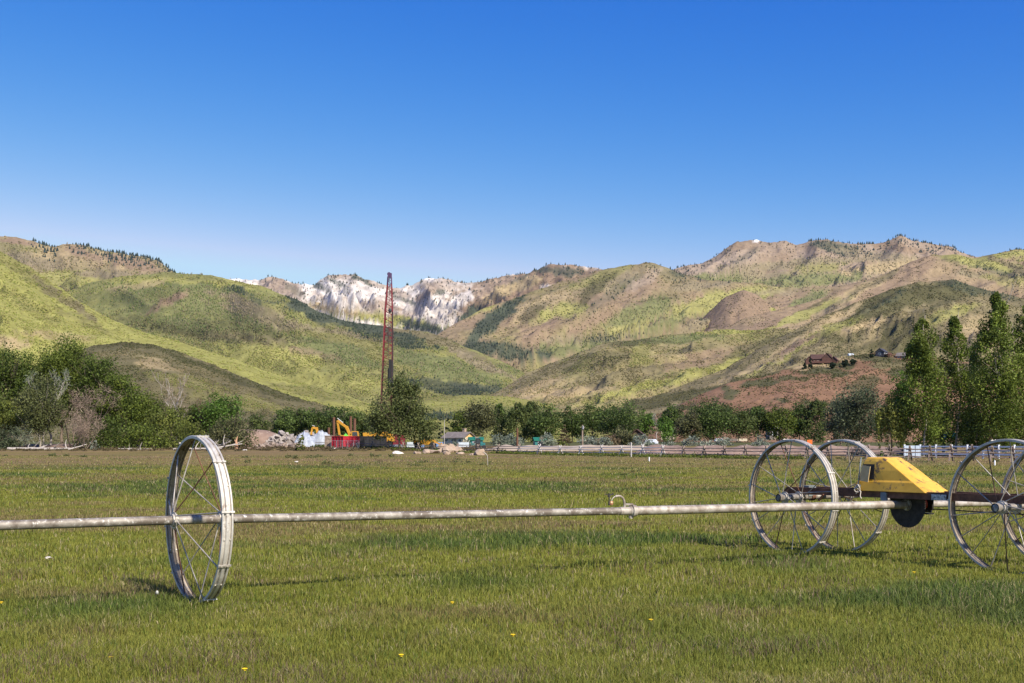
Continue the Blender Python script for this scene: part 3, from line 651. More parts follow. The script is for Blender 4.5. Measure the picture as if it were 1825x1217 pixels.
m = MB(); bp = W1 + AX*.42 + Vector((0,0,1.02)); m.box(bp, (.17,.12,.17), rz=R(90-MPHI)); m.box(bp + Vector((0,0,.087)), (.18,.13,.012), rz=R(90-MPHI)); m.build('battery_box', M_GBOX, mov, bevel=.008)
# hood
def hood_ring(z, o=0.):
    t = (z - 1.087) / .516
    return (-.751 + .164*t - o, .464 - .73*t + o, -.285 + .05*t - o, .34 - .07*t + o)
vs = []; fs = []
zs = [(1.075, .018), (1.09, .018), (1.225, .014), (1.240, 0), (1.40, .006), (1.54, 0), (1.592, -.012), (1.605, -.045)]
for z, o in zs:
    c0, c1, d0, d1 = hood_ring(z, o)
    bul = .02 * math.sin(math.pi * min(1, max(0, (z - 1.24) / .36)))
    pl = [(c0,d0),( (c0+c1)/2,d0-.008),(c1,d0),(c1+bul+.012,(d0+d1)/2),(c1,d1),((c0+c1)/2,d1+.008),(c0,d1),(c0-.012,(d0+d1)/2)]
    vs += [Q(c, d, z) for c, d in pl]
for i in range(len(zs) - 1):
    for j in range(8): fs.append((i*8+j, i*8+(j+1)%8, (i+1)*8+(j+1)%8, (i+1)*8+j))
fs.append(tuple(range((len(zs)-1)*8, len(zs)*8)))
m = MB(); m.add(vs, fs); hood = m.build('hood', M_YEL, mov, bevel=.014)
ya = math.atan2(FD.y, FD.x)
def nf(c, z, out): 
    t = (z - 1.087) / .516
    return Q(c, -.285 + .05*t - out, z)
tilt = math.atan2(.05, .516)
NM = Matrix.Rotation(ya, 3, 'Z') @ Matrix.Rotation(-tilt, 3, 'X')
m = MB(); m.box(nf(-.515, 1.375, .012), (.21, .006, .24), M=NM); m.build('hatch_dark_panel', M_BLACK, hood)  # flat black panel stands for the shaded inside of the open hatch
m = MB(); m.box(nf(-.545, 1.345, .055), (.185, .010, .25), M=Matrix.Rotation(ya - .22, 3, 'Z') @ Matrix.Rotation(-tilt, 3, 'X') @ Matrix.Rotation(.10, 3, 'Y')); m.build('hatch_door', M_TAN, hood)
m = MB(); m.beam(nf(-.655, 1.60, .022), nf(-.665, 1.11, .05), .008, .028, up=PD); m.tube([nf(-.66,1.17,.04), nf(-.66,1.13,.04)], .035, 10); m.build('hood_strap', M_GBOX, hood)
kn = [nf(-.66 + .045*math.cos(a) , 1.11 + .06*math.sin(a*1.0), .07 + .015*math.sin(2*a)) for a in np.linspace(0, 9.0, 26)]
m = MB(); m.tube(kn + [nf(-.60,1.06,.06), nf(-.615,.99,.05), nf(-.59,.95,.05)], .0075, 6); m.tube([nf(-.66,1.08,.06), nf(-.69,1.02,.05)], .007, 6); m.build('tie_rope', M_ROPE, hood)
# sprocket
SX = Vector((math.sin(R(62)), math.cos(R(62)), 0)); SU = Vector((0,0,1)); SV = SU.cross(SX)
sz = left_pts[-1].z
nt_ = 84; vs = []; fs = []
for s in (-1, 1):
    for i in range(nt_ * 2):
        a = math.pi * i / nt_; r = .362 if i % 2 == 0 else .345
        vs.append(SX * (s * .009) + SU * (math.cos(a) * r) + SV * (math.sin(a) * r) + Vector((0,0,sz)))
n2 = nt_ * 2
fs = [tuple(range(n2 - 1, -1, -1)), tuple(range(n2, 2 * n2))] + [(i, (i+1) % n2, n2 + (i+1) % n2, n2 + i) for i in range(n2)]
m = MB(); m.add(vs, fs); spk = m.build('sprocket', M_DARKST, mov)
m = MB(); m.tube([SX*(-.045) + Vector((0,0,sz)), SX*(-.010) + Vector((0,0,sz))], [.078,.098], 20)
for i in range(8):
    a = math.pi * i / 4; p = SU*math.cos(a)*.086 + SV*math.sin(a)*.086 + Vector((0,0,sz)); m.tube([p - SX*.042, p - SX*.008], .009, 6)
m.build('hub_flange', M_PIPE, spk)
m = MB(); m.tube([SX*.06 + Vector((0,0,sz)), SX*.36 + Vector((0,0,sz))], .085, 18); m.tube([SX*.02 + Vector((0,0,sz)), SX*.07 + Vector((0,0,sz))], .06, 18); m.build('coupling', M_REDP, mov)
m = MB(); m.box(SX*.39 + Vector((0,0,sz-.01)), (.02,.26,.24), rz=R(90-62)); m.box(SX*.385 + Vector((0,0,sz-.15)), (.16,.22,.02), rz=R(90-62)); m.beam(SX*.39+Vector((0,0,sz+.1)), SX*.39+Vector((0,0,1.0)), .05, .05); m.build('pillow_block', M_BLACK, mov)
m = MB(); m.tube([Q(.25, .30, .80), Q(2.1, .10, .80)], .009, 6); m.tube([Q(.25,.30,.78), Q(.25,.30,1.0)], .02, 8); m.build('drive_rod', M_DARKST, mov)
m = MB(); m.box(Q(-.1, 0, 1.14), (.5,.36,.16), rz=ya); m.tube([Q(.15,-.05,1.02), Q(.15,.2,1.02)], .07, 12); m.build('engine_block', M_BLACK, mov)
# pipe carried on beyond the drive unit
t2 = Vector((math.sin(R(62)), math.cos(R(62))))
far_pts = [on_line(P1 + t2 * s) for s in (.40, 1.5, 3, 5, 7, 9, 12)]
m = MB(); m.tube([p - off for p in far_pts], .054, 18); m.build('pipe', M_PIPE2, line)
# ================================================================= trees
M_LEAF = mat_tint('leaves', rough=.6, trans=.35, spec=.2)
M_BARK = mat_noise('grey brown bark', (.10,.075,.055), (.23,.18,.14), 2.5, rough=.95, bump=.3, stretch=(3,3,.6))
M_DEAD = mat_noise('bleached dead wood', (.27,.235,.21), (.46,.42,.38), 2, rough=.95, bump=.2, stretch=(3,3,.6))
M_PALEB = mat_noise('pale poplar bark', (.22,.19,.15), (.42,.38,.32), 2, rough=.95, bump=.2, stretch=(3,3,.6))
M_TWIG = mat_tint('bare twigs', rough=1, spec=.05)

PAL = {
 'dark':  [(.072,.102,.019), (.095,.13,.025), (.055,.08,.016)],
 'mid':   [(.105,.14,.023), (.14,.175,.03), (.08,.11,.02)],
 'yellow':[(.13,.155,.03), (.165,.185,.04), (.10,.125,.028)],
 'grey':  [(.12,.135,.05), (.15,.165,.06), (.095,.11,.042)],
 'bright':[(.09,.165,.028), (.12,.20,.035), (.07,.13,.025)],
 'belt':  [(.085,.125,.032), (.11,.155,.04), (.066,.10,.027)],
 'belt2': [(.095,.125,.036), (.12,.15,.045), (.075,.10,.03)],
 'olive': [(.115,.12,.05), (.145,.145,.062), (.085,.09,.04)],
 'silver':[(.22,.255,.19), (.28,.31,.24), (.16,.19,.135)],
 'greyol':[(.085,.105,.055), (.11,.13,.07), (.065,.085,.045)],
 'poplar':[(.125,.17,.028), (.16,.205,.036), (.09,.125,.022)],
 'willow':[(.21,.23,.05), (.26,.27,.07), (.15,.18,.04)],
 'rust':  [(.13,.10,.05), (.16,.12,.065), (.10,.085,.04)],
 'pink':  [(.22,.165,.13), (.28,.215,.17), (.17,.125,.10)],
 'fresh': [(.115,.14,.045), (.15,.175,.06), (.085,.105,.035)],
 'fir':   [(.035,.055,.03), (.045,.065,.036), (.028,.045,.026)],
}
def limb(m, p, d, L, r, depth, rg, spread=.6, n=6, up=.15, ends=None, seg=4, minr=.01):
    pts = [Vector(p)]; rs = [r]; d = Vector(d).normalized()
    for i in range(seg):
        d = (d + Vector((rg.uniform(-.22,.22), rg.uniform(-.22,.22), rg.uniform(-.1,.2) + up * .3))).normalized()
        pts.append(pts[-1] + d * (L / seg)); rs.append(max(minr, r * (1 - .7 * (i + 1) / seg)))
    m.tube(pts, rs, n, cap=False)
    if ends is not None: ends.append(pts[-1])
    if depth > 0:
        for k in range(rg.randint(2, 3)):
            i = rg.randint(1, seg); q = pts[i]
            dd = (d + Vector((rg.uniform(-1,1), rg.uniform(-1,1), rg.uniform(-.2,.7))) * spread).normalized()
            limb(m, q, dd, L * rg.uniform(.45, .7), rs[i] * .7, depth - 1, rg, spread, max(4, n - 1), up, ends, seg, minr)

def leaf_quads(P, s, C, rg, flat=0.):
    n = len(P)
    a = rg.normal(size=(n, 3)); a /= np.linalg.norm(a, axis=1)[:, None]
    b = rg.normal(size=(n, 3)); b -= a * (a * b).sum(1)[:, None]; b /= np.linalg.norm(b, axis=1)[:, None]
    s = (s * (.6 + .8 * rg.random(n)))[:, None]
    V = np.stack([P - a*s*.62, P + b*s*.40, P + a*s*.62, P - b*s*.40], 1).reshape(-1, 3)
    return V, np.arange(n * 4).reshape(-1, 4), np.repeat(C, 4, 0)

def tree(name, px, Y, top, width, style, pal, label, group=None, bark=None, lobes=None, cover=4.2, leafpx=2.7, z0=None, base_h=None, cat='tree', seed=None, stems=1):
    sd_ = seed if seed is not None else int(px * 7 + top * 3 + Y); rp = random.Random(sd_); rg = np.random.default_rng(sd_)
    if z0 is None: z0 = float(gzf(Y))
    X = xat(px, Y); H = zat(top, Y) - z0; Wd = width * Y / F; R2 = Wd / 2
    root = empty(name, (X, Y, z0)); tag(root, label, cat, group)
    bark = bark or M_BARK
    m = MB(); ends = []
    tr = max(.05, H * {'poplar': .0085, 'bare': .011}.get(style, .014))
    if style in ('round', 'willow', 'poplar', 'fir'):
        hgt = {'round': .62, 'willow': .6, 'poplar': .93, 'fir': .95}[style] * H
        for sI in range(stems):
            ox = (sI - (stems - 1) / 2) * tr * 2.6
            pts = []; x = ox; y = 0
            for i in range(9):
                t = i / 8; pts.append((x + ox * t * 3, y, hgt * t)); x += rp.uniform(-.012,.012) * H; y += rp.uniform(-.012,.012) * H
            pts[0] = (ox, 0, -.3)
            m.tube(pts, [tr * (1.35 if i == 0 else 1 - .82 * i / 8) for i in range(9)], 8, cap=False)
            if style != 'fir':
                for k in range(9 if style == 'round' else 7):
                    i = rp.randint(2, 7); a = rp.uniform(0, 6.28); up = .9 if style == 'round' else (2.6 if style == 'poplar' else .6)
                    limb(m, pts[i], (math.cos(a), math.sin(a), up), R2 * rp.uniform(.8, 1.15) if style != 'poplar' else H * .2, tr * .45, 1, rp, .6, 5, .1, ends)
    elif style in ('shrub', 'twig', 'bare'):
        k = {'shrub': 6, 'twig': 9, 'bare': 1}[style]
        for i in range(k):
            if style == 'bare':
                pts = [(0,0,-.3)] + [(rp.uniform(-.02,.02)*H*j, rp.uniform(-.02,.02)*H*j, H*.5*j/4) for j in range(1,5)]
                m.tube(pts, [tr*1.2, tr, tr*.9, tr*.8, tr*.7], 8, cap=False)
                for q in range(7):
                    a = q * .9 + rp.uniform(-.3,.3); limb(m, pts[rp.randint(2,4)], (math.cos(a)*.8, math.sin(a)*.8, 1.1), R2 * rp.uniform(1.15,1.65), tr * .5, 3, rp, .55, 5, .25, ends, minr=.02)
            else:
                a = rp.uniform(0, 6.28); limb(m, (rp.uniform(-.1,.1)*Wd, rp.uniform(-.1,.1)*Wd, -.1), (math.cos(a)*.7, math.sin(a)*.7, 1.), H * (.42 if style == 'twig' else .6), tr * .7, 2 if style == 'twig' else 1, rp, .7, 5, .2, ends)
    m.build('trunk', bark, root)
    s = leafpx * Y / F
    A = width * max(5, (HY - top)) * .7
    N = int(min(30000, max(150, cover * A / (leafpx ** 2 * .42))))
    lb = lobes or [(0, 0, 1., 1.)]
    Ps = []; Cl = []
    pals = np.array(PAL[pal])
    K = int(max(26, min(120, A / 45)))
    for (lx, lz, lr, lh) in lb:
        n = int(N * lr * lh / sum(l[2] * l[3] for l in lb)); Kl = max(12, int(K * lr))
        if style == 'round':
            d = rg.normal(size=(Kl, 3)); d /= np.linalg.norm(d, axis=1)[:, None]
            rr = rg.random(Kl) ** .42 * (.78 + .30 * rg.random(Kl))
            b0 = .10 if base_h is None else base_h
            cz = H * (b0 + (1 - b0) / 2); hz = H * (1 - b0) / 2
            c = d * rr[:, None] * np.array([R2 * .88 * lr, R2 * .88 * lr, hz * .88 * lh]) + np.array([lx * R2, 0, cz + lz * hz])
            rc = R2 * .34 * lr * (.6 + .8 * rg.random(Kl)); sq = .8
        elif style == 'poplar':
            t = .06 + .93 * rg.random(Kl) ** .9
            pr = np.interp(t, [0, .08, .25, .45, .62, .8, .92, 1], [.5, .75, .95, 1, .82, .66, .42, .06])
            a = rg.random(Kl) * 6.28; rr = rg.random(Kl) ** .5 * pr * R2 * (.72 + .35 * rg.random(Kl))
            lean = np.interp(t, [0, .5, 1], [0, 0, lx * R2])
            c = np.stack([rr * np.cos(a) + lean, rr * np.sin(a), t * H * .96], 1); rc = R2 * .36 * (.6 + .8 * rg.random(Kl)) * np.clip(pr, .35, 1); sq = 1.7
        elif style == 'fir':
            t = rg.random(Kl) ** 1.3 * .95; a = rg.random(Kl) * 6.28; rr = (1 - t) * R2 * (.5 + .5 * rg.random(Kl) ** .5)
            c = np.stack([rr * np.cos(a), rr * np.sin(a), H * (.06 + .92 * t)], 1); rc = R2 * .22 * (.5 + .7 * (1 - t)); sq = .5
        elif style == 'willow':
            d = rg.normal(size=(Kl, 3)); d[:, 2] = np.abs(d[:, 2]); d /= np.linalg.norm(d, axis=1)[:, None]
            c = d * (.55 + .45 * rg.random((Kl, 1))) * np.array([R2 * .92, R2 * .92, H * .45]) + np.array([0, 0, H * .5]); rc = R2 * .16 * (.6 + .8 * rg.random(Kl)); sq = 1
        else:
            d = rg.normal(size=(Kl, 3)); d[:, 2] = np.abs(d[:, 2]); d /= np.linalg.norm(d, axis=1)[:, None]
            c = d * (rg.random((Kl, 1)) ** .4) * np.array([R2 * .88 * lr, R2 * .88 * lr, H * .86 * lh]) + np.array([lx * R2, 0, 0]); c[:, 2] = np.maximum(c[:, 2], H * .06)
            rc = R2 * .32 * (.6 + .8 * rg.random(Kl)); sq = .8
        tone = .68 + .62 * rg.random(Kl); pi = rg.integers(0, len(pals), Kl)
        ki = rg.integers(0, Kl, n)
        o = rg.normal(size=(n, 3)); o /= np.linalg.norm(o, axis=1)[:, None]; o *= (rg.random((n, 1)) ** .45)
        P = c[ki] + o * rc[ki][:, None] * np.array([1.15, 1.15, sq])
        if style == 'willow':
            P[:, 2] -= rg.random(n) ** 1.2 * H * .42 * np.clip(1.2 - np.abs(o[:, 0]), .2, 1)
        P[:, 2] = np.clip(P[:, 2], H * .015, H * 1.01)
        col = pals[pi[ki]] * tone[ki][:, None] * (.7 + .6 * rg.random((n, 1)))
        Ps.append(P); Cl.append(col)
    P = np.concatenate(Ps); Cc = np.concatenate(Cl)
    if style in ('twig', 'bare'):
        # fine twigs: thin slivers fanning out from the limb ends
        E = np.array([tuple(e) for e in ends]); n = int(N * (.33 if style == 'twig' else .08))
        e = E[rg.integers(0, len(E), n)] + rg.normal(size=(n, 3)) * R2 * (.16 if style == 'twig' else .06)
        d = rg.normal(size=(n, 3)) + np.array([0, 0, .5]); d /= np.linalg.norm(d, axis=1)[:, None]
        L = (s * (1.5 + 3 * rg.random(n)))[:, None]; w = rg.normal(size=(n, 3)); w /= np.linalg.norm(w, axis=1)[:, None]; w *= s * .13
        V = np.stack([e - w, e + w, e + d * L], 1).reshape(-1, 3)
        cc = pals[rg.integers(0, len(pals), n)] * (.7 + .6 * rg.random((n, 1)))
        np_mesh('crown', V, np.arange(n * 3).reshape(-1, 3), M_TWIG, np.repeat(cc, 3, 0), root)
    else:
        V, Fa, Ct = leaf_quads(P, s, Cc, rg)
        np_mesh('crown', V, Fa, M_LEAF, Ct, root)
    return root

G1 = 'trees of the grove on the left edge of the pasture'
for a in [
 ('cottonwood_tree', 22, 232, 612, 120, 'round', 'dark', 'broad dark tree behind the grey leaved tree at the outer end of the grove'),
 ('cottonwood_tree', 112, 240, 590, 120, 'round', 'mid', 'tallest tree of the grove, rising behind the bleached dead tree'),
 ('cottonwood_tree', 178, 236, 620, 95, 'round', 'dark', 'tall dark tree standing just right of the tallest tree of the grove'),
 ('cottonwood_tree', 212, 226, 652, 76, 'round', 'mid', 'dark tree with ragged right side above the low hill, beside the pinkish twigs'),
 ('box_elder_tree', 74, 208, 662, 92, 'round', 'grey', 'greyish green tree with a pale double trunk at the front of the grove'),
 ('box_elder_tree', 8, 214, 698, 84, 'round', 'yellow', 'low yellow green tree at the picture edge beside the pale double trunk'),
 ('box_elder_tree', 250, 222, 690, 96, 'round', 'mid', 'rounded green tree between the ragged tree and the bare pale tree'),
 ('box_elder_tree', 302, 216, 716, 84, 'round', 'yellow', 'rounded yellow green tree directly below the bare pale tree'),
 ('box_elder_tree', 394, 226, 690, 84, 'round', 'bright', 'bright green tree at the right end of the grove'),
 ('box_elder_tree', 352, 232, 716, 60, 'round', 'dark', 'small dark tree left of the bright green tree, under the sparse dead topped tree'),
 ]:
    tree(*a, group=G1, stems=2 if 'double trunk' in a[7] and 'with a' in a[7] else 1, bark=M_PALEB if 'with a pale double' in a[7] else None)
for a in [
 ('willow_shrub', 412, 210, 727, 92, 'shrub', 'olive', 'brownish olive shrub above the heap of dead branches'),
 ('willow_shrub', 196, 212, 738, 120, 'shrub', 'dark', 'dark green shrub beside the pinkish grey twiggy shrub at the field edge'),
 ('willow_shrub', 262, 210, 744, 100, 'shrub', 'mid', 'mid green shrub left of the large wheel, next to the dark green shrub'),
 ('willow_shrub', 330, 209, 742, 92, 'shrub', 'yellow', 'yellowish shrub directly behind the top of the large wheel'),
 ('willow_shrub', 12, 203, 746, 64, 'shrub', 'greyol', 'grey olive shrub at the picture edge below the yellow green tree'),
 ('sagebrush', 168, 200, 780, 20, 'shrub', 'silver', 'small silvery sagebrush by the dead logs below the grove'),
 ]:
    tree(*a, group='shrubs along the foot of the grove', cat='shrub')
tree('dead_tree', 90, 213, 618, 50, 'bare', 'silver', 'bleached white dead tree with bare forked limbs in front of the tallest tree', bark=M_DEAD, cat='dead tree')
tree('dead_tree', 316, 222, 652, 50, 'bare', 'pink', 'bare pale dead tree standing clear above the green shrubs', bark=M_DEAD, cat='dead tree')
tree('dead_tree', 366, 226, 672, 44, 'bare', 'rust', 'sparse dead topped tree just left of the bright green tree', cat='dead tree', bark=M_BARK)
tree('twiggy_shrub', 132, 210, 640, 46, 'twig', 'pink', 'tall thin pinkish grey twiggy tree right of the bleached dead tree', cat='shrub')
tree('twiggy_shrub', 150, 204, 716, 58, 'twig', 'pink', 'pinkish grey leafless shrub at the field edge right of the pale double trunk', cat='shrub')
tree('twiggy_shrub', 46, 206, 748, 60, 'twig', 'silver', 'low arching grey bare twigs left of the pale double trunk', cat='shrub')

tree('willow_tree', 712, 205, 655, 132, 'round', 'fresh', 'large loose willow hiding the foot of the red lattice crane', base_h=.04, cover=4.4,
     lobes=[(-.30,-.30,.72,.72),(.10,-.02,.62,.92),(.0,.55,.36,.55),(.30,.30,.34,.5),(.45,-.42,.58,.6),(-.62,-.45,.38,.5),(.78,-.60,.32,.40)], cat='tree')
tree('sapling', 535, 195, 768, 22, 'shrub', 'yellow', 'small leafy sapling standing before the pale rubble heap', cat='tree')
tree('young_bush', 1571, 112, 800, 10, 'shrub', 'bright', 'small bright bush by the rail fence left of the yellow hood', cat='shrub')

M_GREYB = mat_noise('dull grey bark', (.16,.125,.10), (.28,.23,.195), 2, rough=.95)
GB = 'trees of the far belt across the valley'
Bl = [
 (458, 380, 738, 36, 'round','belt2','dull green tree at the left end of the far belt above the dirt heap'),
 (500, 390, 731, 34, 'round','belt','narrow dark tree above the pale rubble heap, left of the taller pair'),
 (527, 400, 721, 42, 'round','belt','tall dark tree directly above the small sapling'),
 (556, 395, 727, 36, 'round','belt','dark tree behind the boom of the smaller excavator'),
 (588, 400, 725, 40, 'round','belt','dark tree behind the rusty piles, left of the larger excavator arm'),
 (620, 395, 728, 38, 'round','belt','dark tree right behind the larger excavator arm'),
 (648, 400, 733, 38, 'round','belt2','dull tree between the larger excavator and the big willow'),
 (824, 400, 733, 34, 'round','mid','small green tree above the yellow gabled house'),
 (855, 360, 714, 52, 'round','olive','broad rounded olive tree right of the yellow gabled house'),
 (893, 410, 723, 32, 'poplar','belt','narrow dark tree just right of the broad rounded olive tree'),
 (922, 400, 721, 36, 'poplar','belt2','upright olive topped tree left of the brown pole'),
 (946, 405, 718, 34, 'poplar','belt2','tall olive tinted tree above the emerald roof, beside the brown pole'),
 (974, 395, 721, 44, 'round','belt','dense dark tree above the silver bush beside the emerald roof'),
 (1020, 400, 724, 42, 'round','belt','round dark tree above the rust tinted conifer'),
 (1056, 405, 724, 44, 'round','belt','dark tree above the dead grey utility pole'),
 (1108, 390, 717, 66, 'round','belt','widest dark tree of the far belt, above the reddish brown shrub'),
 (1150, 395, 732, 30, 'round','bright','bright green tree left of the grey leafless tree'),
 (1182, 370, 746, 28, 'poplar','bright','bright narrow tree in front of the grey leafless tree'),
 (1198, 405, 716, 32, 'round','belt','dark tree on the left toe of the red hill'),
 (1228, 385, 735, 42, 'round','olive','olive tree in front of the left toe of the red hill'),
 (1268, 390, 712, 72, 'round','belt','largest green tree below the bare red slope'),
 (1316, 395, 726, 50, 'round','belt2','green tree right of the largest tree below the red slope'),
 (1352, 400, 724, 42, 'round','belt','dark green tree behind the top of the first mover wheel, left side'),
 (1390, 395, 722, 46, 'round','mid','yellowish green tree above the first mover wheel'),
 (1425, 400, 722, 44, 'round','belt','dark tree above the gap between the paired mover wheels'),
 (1455, 395, 716, 36, 'poplar','belt2','upright pale trunked tree left of the big grey olive tree'),
]
for (px, Y, top, wd, st, pal, lab) in Bl: tree('belt_tree', px, Y, top - 5, wd * (1.38 if st == 'round' else 1.45), st, pal, lab, group=GB, leafpx=2.5, base_h=.03, cover=4.6)
tree('belt_tree', 1171, 385, 729, 18, 'bare', 'silver', 'grey leafless tree between two bright green trees of the far belt', cat='dead tree', bark=M_DEAD, group=GB)
for (px, Y, top, wd, lab) in [
 (786, 600, 738, 14,'small dark conifer just right of the big willow'),(798, 620, 734, 14,'small dark conifer above the roof of the yellow gabled house'),
 (810, 610, 737, 16,'small dark conifer left of the green tree by the yellow gabled house')]:
    tree('conifer', px, Y, top, wd, 'fir', 'fir', lab, group='small conifers far up the valley', leafpx=2.2)
tree('conifer', 1005, 300, 754, 30, 'fir', 'rust', 'rust tinted dying conifer among the silver bushes', leafpx=2.4)
GS = 'silver bushes along the far side of the fence'
for (px, Y, top, wd, lab) in [
 (890, 250, 768, 40,'silver bush left of the brown pole, beside the small teal tractor'),(918, 255, 771, 46,'silver bush directly right of the foot of the brown pole'),
 (976, 250, 770, 40,'silver bush right of the emerald roof'),(1046, 255, 774, 44,'silver bush around the dead grey utility pole'),
 (1072, 250, 773, 40,'silver bush left of the reddish brown shrub'),(1146, 250, 771, 52,'largest silver bush, behind the white car'),
 (1192, 262, 782, 34,'low silver bush below the cream gable wall'),(1234, 255, 774, 42,'silver bush before the largest tree below the red slope'),
 (1262, 262, 784, 34,'low silver bush between two taller silver bushes left of the parked white car'),(1290, 258, 776, 34,'silver bush above the parked white car'),
 (1354, 255, 774, 42,'pale rounded silver bush left of the first mover wheel top'),(1528, 150, 776, 30,'small silver bush seen over the second mover wheel'),
 (826, 262, 780, 44,'dull silver bush in front of the yellow gabled house')]:
    tree('russian_olive_bush', px, Y, top, wd, 'shrub', 'silver', lab, group=GS, cat='bush', leafpx=2.4)
tree('brown_shrub', 1086, 252, 770, 44, 'shrub', 'rust', 'reddish brown shrub between silver bushes below the widest dark tree', cat='shrub')
tree('green_shrub', 1110, 275, 757, 60, 'shrub', 'olive', 'olive green shrub mass in front of the widest dark tree', cat='shrub')
tree('green_shrub', 1004, 240, 784, 22, 'shrub', 'yellow', 'low yellow green shrub below the rust tinted conifer', cat='shrub')

GP = 'poplars beyond the white fence'
tree('poplar_tree', 1645, 140, 560, 82, 'poplar', 'poplar', 'leftmost tall poplar, notched below its leaning top, right of the willow', group=GP, bark=M_PALEB, cover=4.5, leafpx=3.0, lobes=[(-.05,0,1,1)])
tree('poplar_tree', 1702, 146, 554, 68, 'poplar', 'poplar', 'thin poplar with a ragged gappy top between the leftmost and the tallest poplar', group=GP, bark=M_PALEB, cover=3.4, leafpx=3.0, lobes=[(-.1,0,1,1)])
tree('poplar_tree', 1742, 150, 600, 56, 'poplar', 'dark', 'shorter poplar tucked against the left side of the tallest poplar', group=GP, bark=M_PALEB, leafpx=3.0)
tree('poplar_tree', 1776, 138, 513, 92, 'poplar', 'poplar', 'tallest poplar with a pale straight trunk above the right hand wheel', group=GP, bark=M_PALEB, cover=4.8, leafpx=3.0)
tree('poplar_tree', 1832, 140, 536, 76, 'poplar', 'poplar', 'poplar cut off by the right picture edge', group=GP, bark=M_PALEB, leafpx=3.0)
tree('poplar_tree', 1890, 142, 530, 80, 'poplar', 'dark', 'poplar beyond the right picture edge', group=GP, bark=M_PALEB, leafpx=3.0)
tree('willow_tree', 1588, 142, 690, 62, 'willow', 'willow', 'yellow green weeping willow left of the tall poplars', cover=4.5, leafpx=2.8)
tree('broadleaf_tree', 1608, 150, 650, 54, 'round', 'bright', 'bright green tree behind the weeping willow', base_h=.05)
tree('broadleaf_tree', 1680, 168, 694, 40, 'round', 'willow', 'yellow leaved tree glowing between two poplar trunks', base_h=.02)
tree('broadleaf_tree', 1665, 160, 728, 60, 'round', 'poplar', 'low green tree filling the foot of the leftmost poplar', base_h=.02)
tree('broadleaf_tree', 1730, 165, 720, 70, 'round', 'dark', 'low dark tree at the foot of the shorter poplar', base_h=.06)
tree('broadleaf_tree', 1795, 160, 715, 80, 'round', 'mid', 'low green tree right of the tallest poplar trunk', base_h=.06)
tree('russian_olive_tree', 1532, 185, 680, 112, 'round', 'greyol', 'large grey olive tree left of the weeping willow', base_h=.10, cover=4)
tree('broadleaf_tree', 1498, 205, 700, 60, 'round', 'greyol', 'smaller grey olive tree leaning on the large grey olive tree', base_h=.08)
# ================================================================= fences
M_RAIL = mat_noise('weathered rail wood', (.16,.12,.095), (.34,.27,.22), 1.6, rough=.95, c3=(.09,.06,.045), scale3=5, bump=.3)
M_BLEACH = mat_noise('silvered rail wood', (.40,.37,.35), (.58,.55,.53), 1.6, rough=.95, c3=(.25,.2,.17), scale3=5, bump=.2)
M_WHITE = mat_noise('white vinyl', (.66,.68,.72), (.78,.80,.84), 2, rough=.55)
M_CHAIN = mat_noise('zinc', (.30,.31,.32), (.45,.46,.47), 5, rough=.5, metal=.5)
def fence_pt(px): # field edge line, receding to the left
    Y = float(np.interp(px, [490, 700, 860, 1000, 1160, 1340, 1560, 1825, 2100], [235, 205, 180, 155, 137, 122, 111, 103, 96]))
    return Vector((xat(px, Y), Y, 0))
def rail_fence(name, px0, px1, n, label, mat_for, railh=(.42, .80, 1.12), bleach=None):
    a = fence_pt(px0); root = empty(name, a); tag(root, label, 'fence')
    pts = []
    for i in range(n + 1):
        t = i / n; x0, x1 = 1 / 1, 1
        q_ = fence_pt(px0 + (px1 - px0) * t); pts.append(q_ - a + Vector((0, 0, float(gzf(q_.y)) - float(gzf(a.y)))))
    rr = random.Random(px0)
    for i, p in enumerate(pts):
        d = (pts[min(i+1, n)] - pts[max(i-1, 0)]).normalized(); nrm = Vector((-d.y, d.x, 0)); j = rr.uniform(-.08, .08)
        m = MB(); h = 1.45 + rr.uniform(-.12,.15)
        m.beam(p + nrm*(-.45) + Vector((0,0,-.05)), p + nrm*(.22) + d*j + Vector((0,0,h)), .13, .11)
        m.beam(p + nrm*(.45) + d*.13 + Vector((0,0,-.05)), p + nrm*(-.22) + d*(.13+j) + Vector((0,0,h*.96)), .13, .11)
        m.beam(p + nrm*(-.3) + d*.065 + Vector((0,0,.4)), p + nrm*(.3) + d*.065 + Vector((0,0,.42)), .11, .09)
        m.build('buck_post', mat_for(px0 + (px1 - px0) * i / n), root)
    for i in range(n):
        p, q = pts[i], pts[i+1]; d = (q - p).normalized(); nrm = Vector((-d.y, d.x, 0))
        for k, h in enumerate(railh):
            o = nrm * (-.16 if k < 2 else .0) ; s = Vector((0, 0, h + rr.uniform(-.05, .05))); e = Vector((0, 0, h + rr.uniform(-.05, .05)))
            md = (p + q) / 2 + o + (s + e) / 2 + Vector((0,0,rr.uniform(-.05,.02)))
            m = MB(); m.tube([p - d*.3 + o + s, md, q + d*.25 + o + e], [.065, .058, .05], 7)
            m.build('rail', mat_for(px0 + (px1 - px0) * (i + .5) / n), root)
    return root
rail_fence('buck_rail_fence', 815, 2060, 34, 'long weathered buck and rail fence along the far edge of the pasture', lambda px: M_BLEACH if 930 < px < 1190 else M_RAIL)
rail_fence('buck_rail_fence', 500, 800, 11, 'low distant rail fence in front of the building site', lambda px: M_RAIL, railh=(.45, .85))
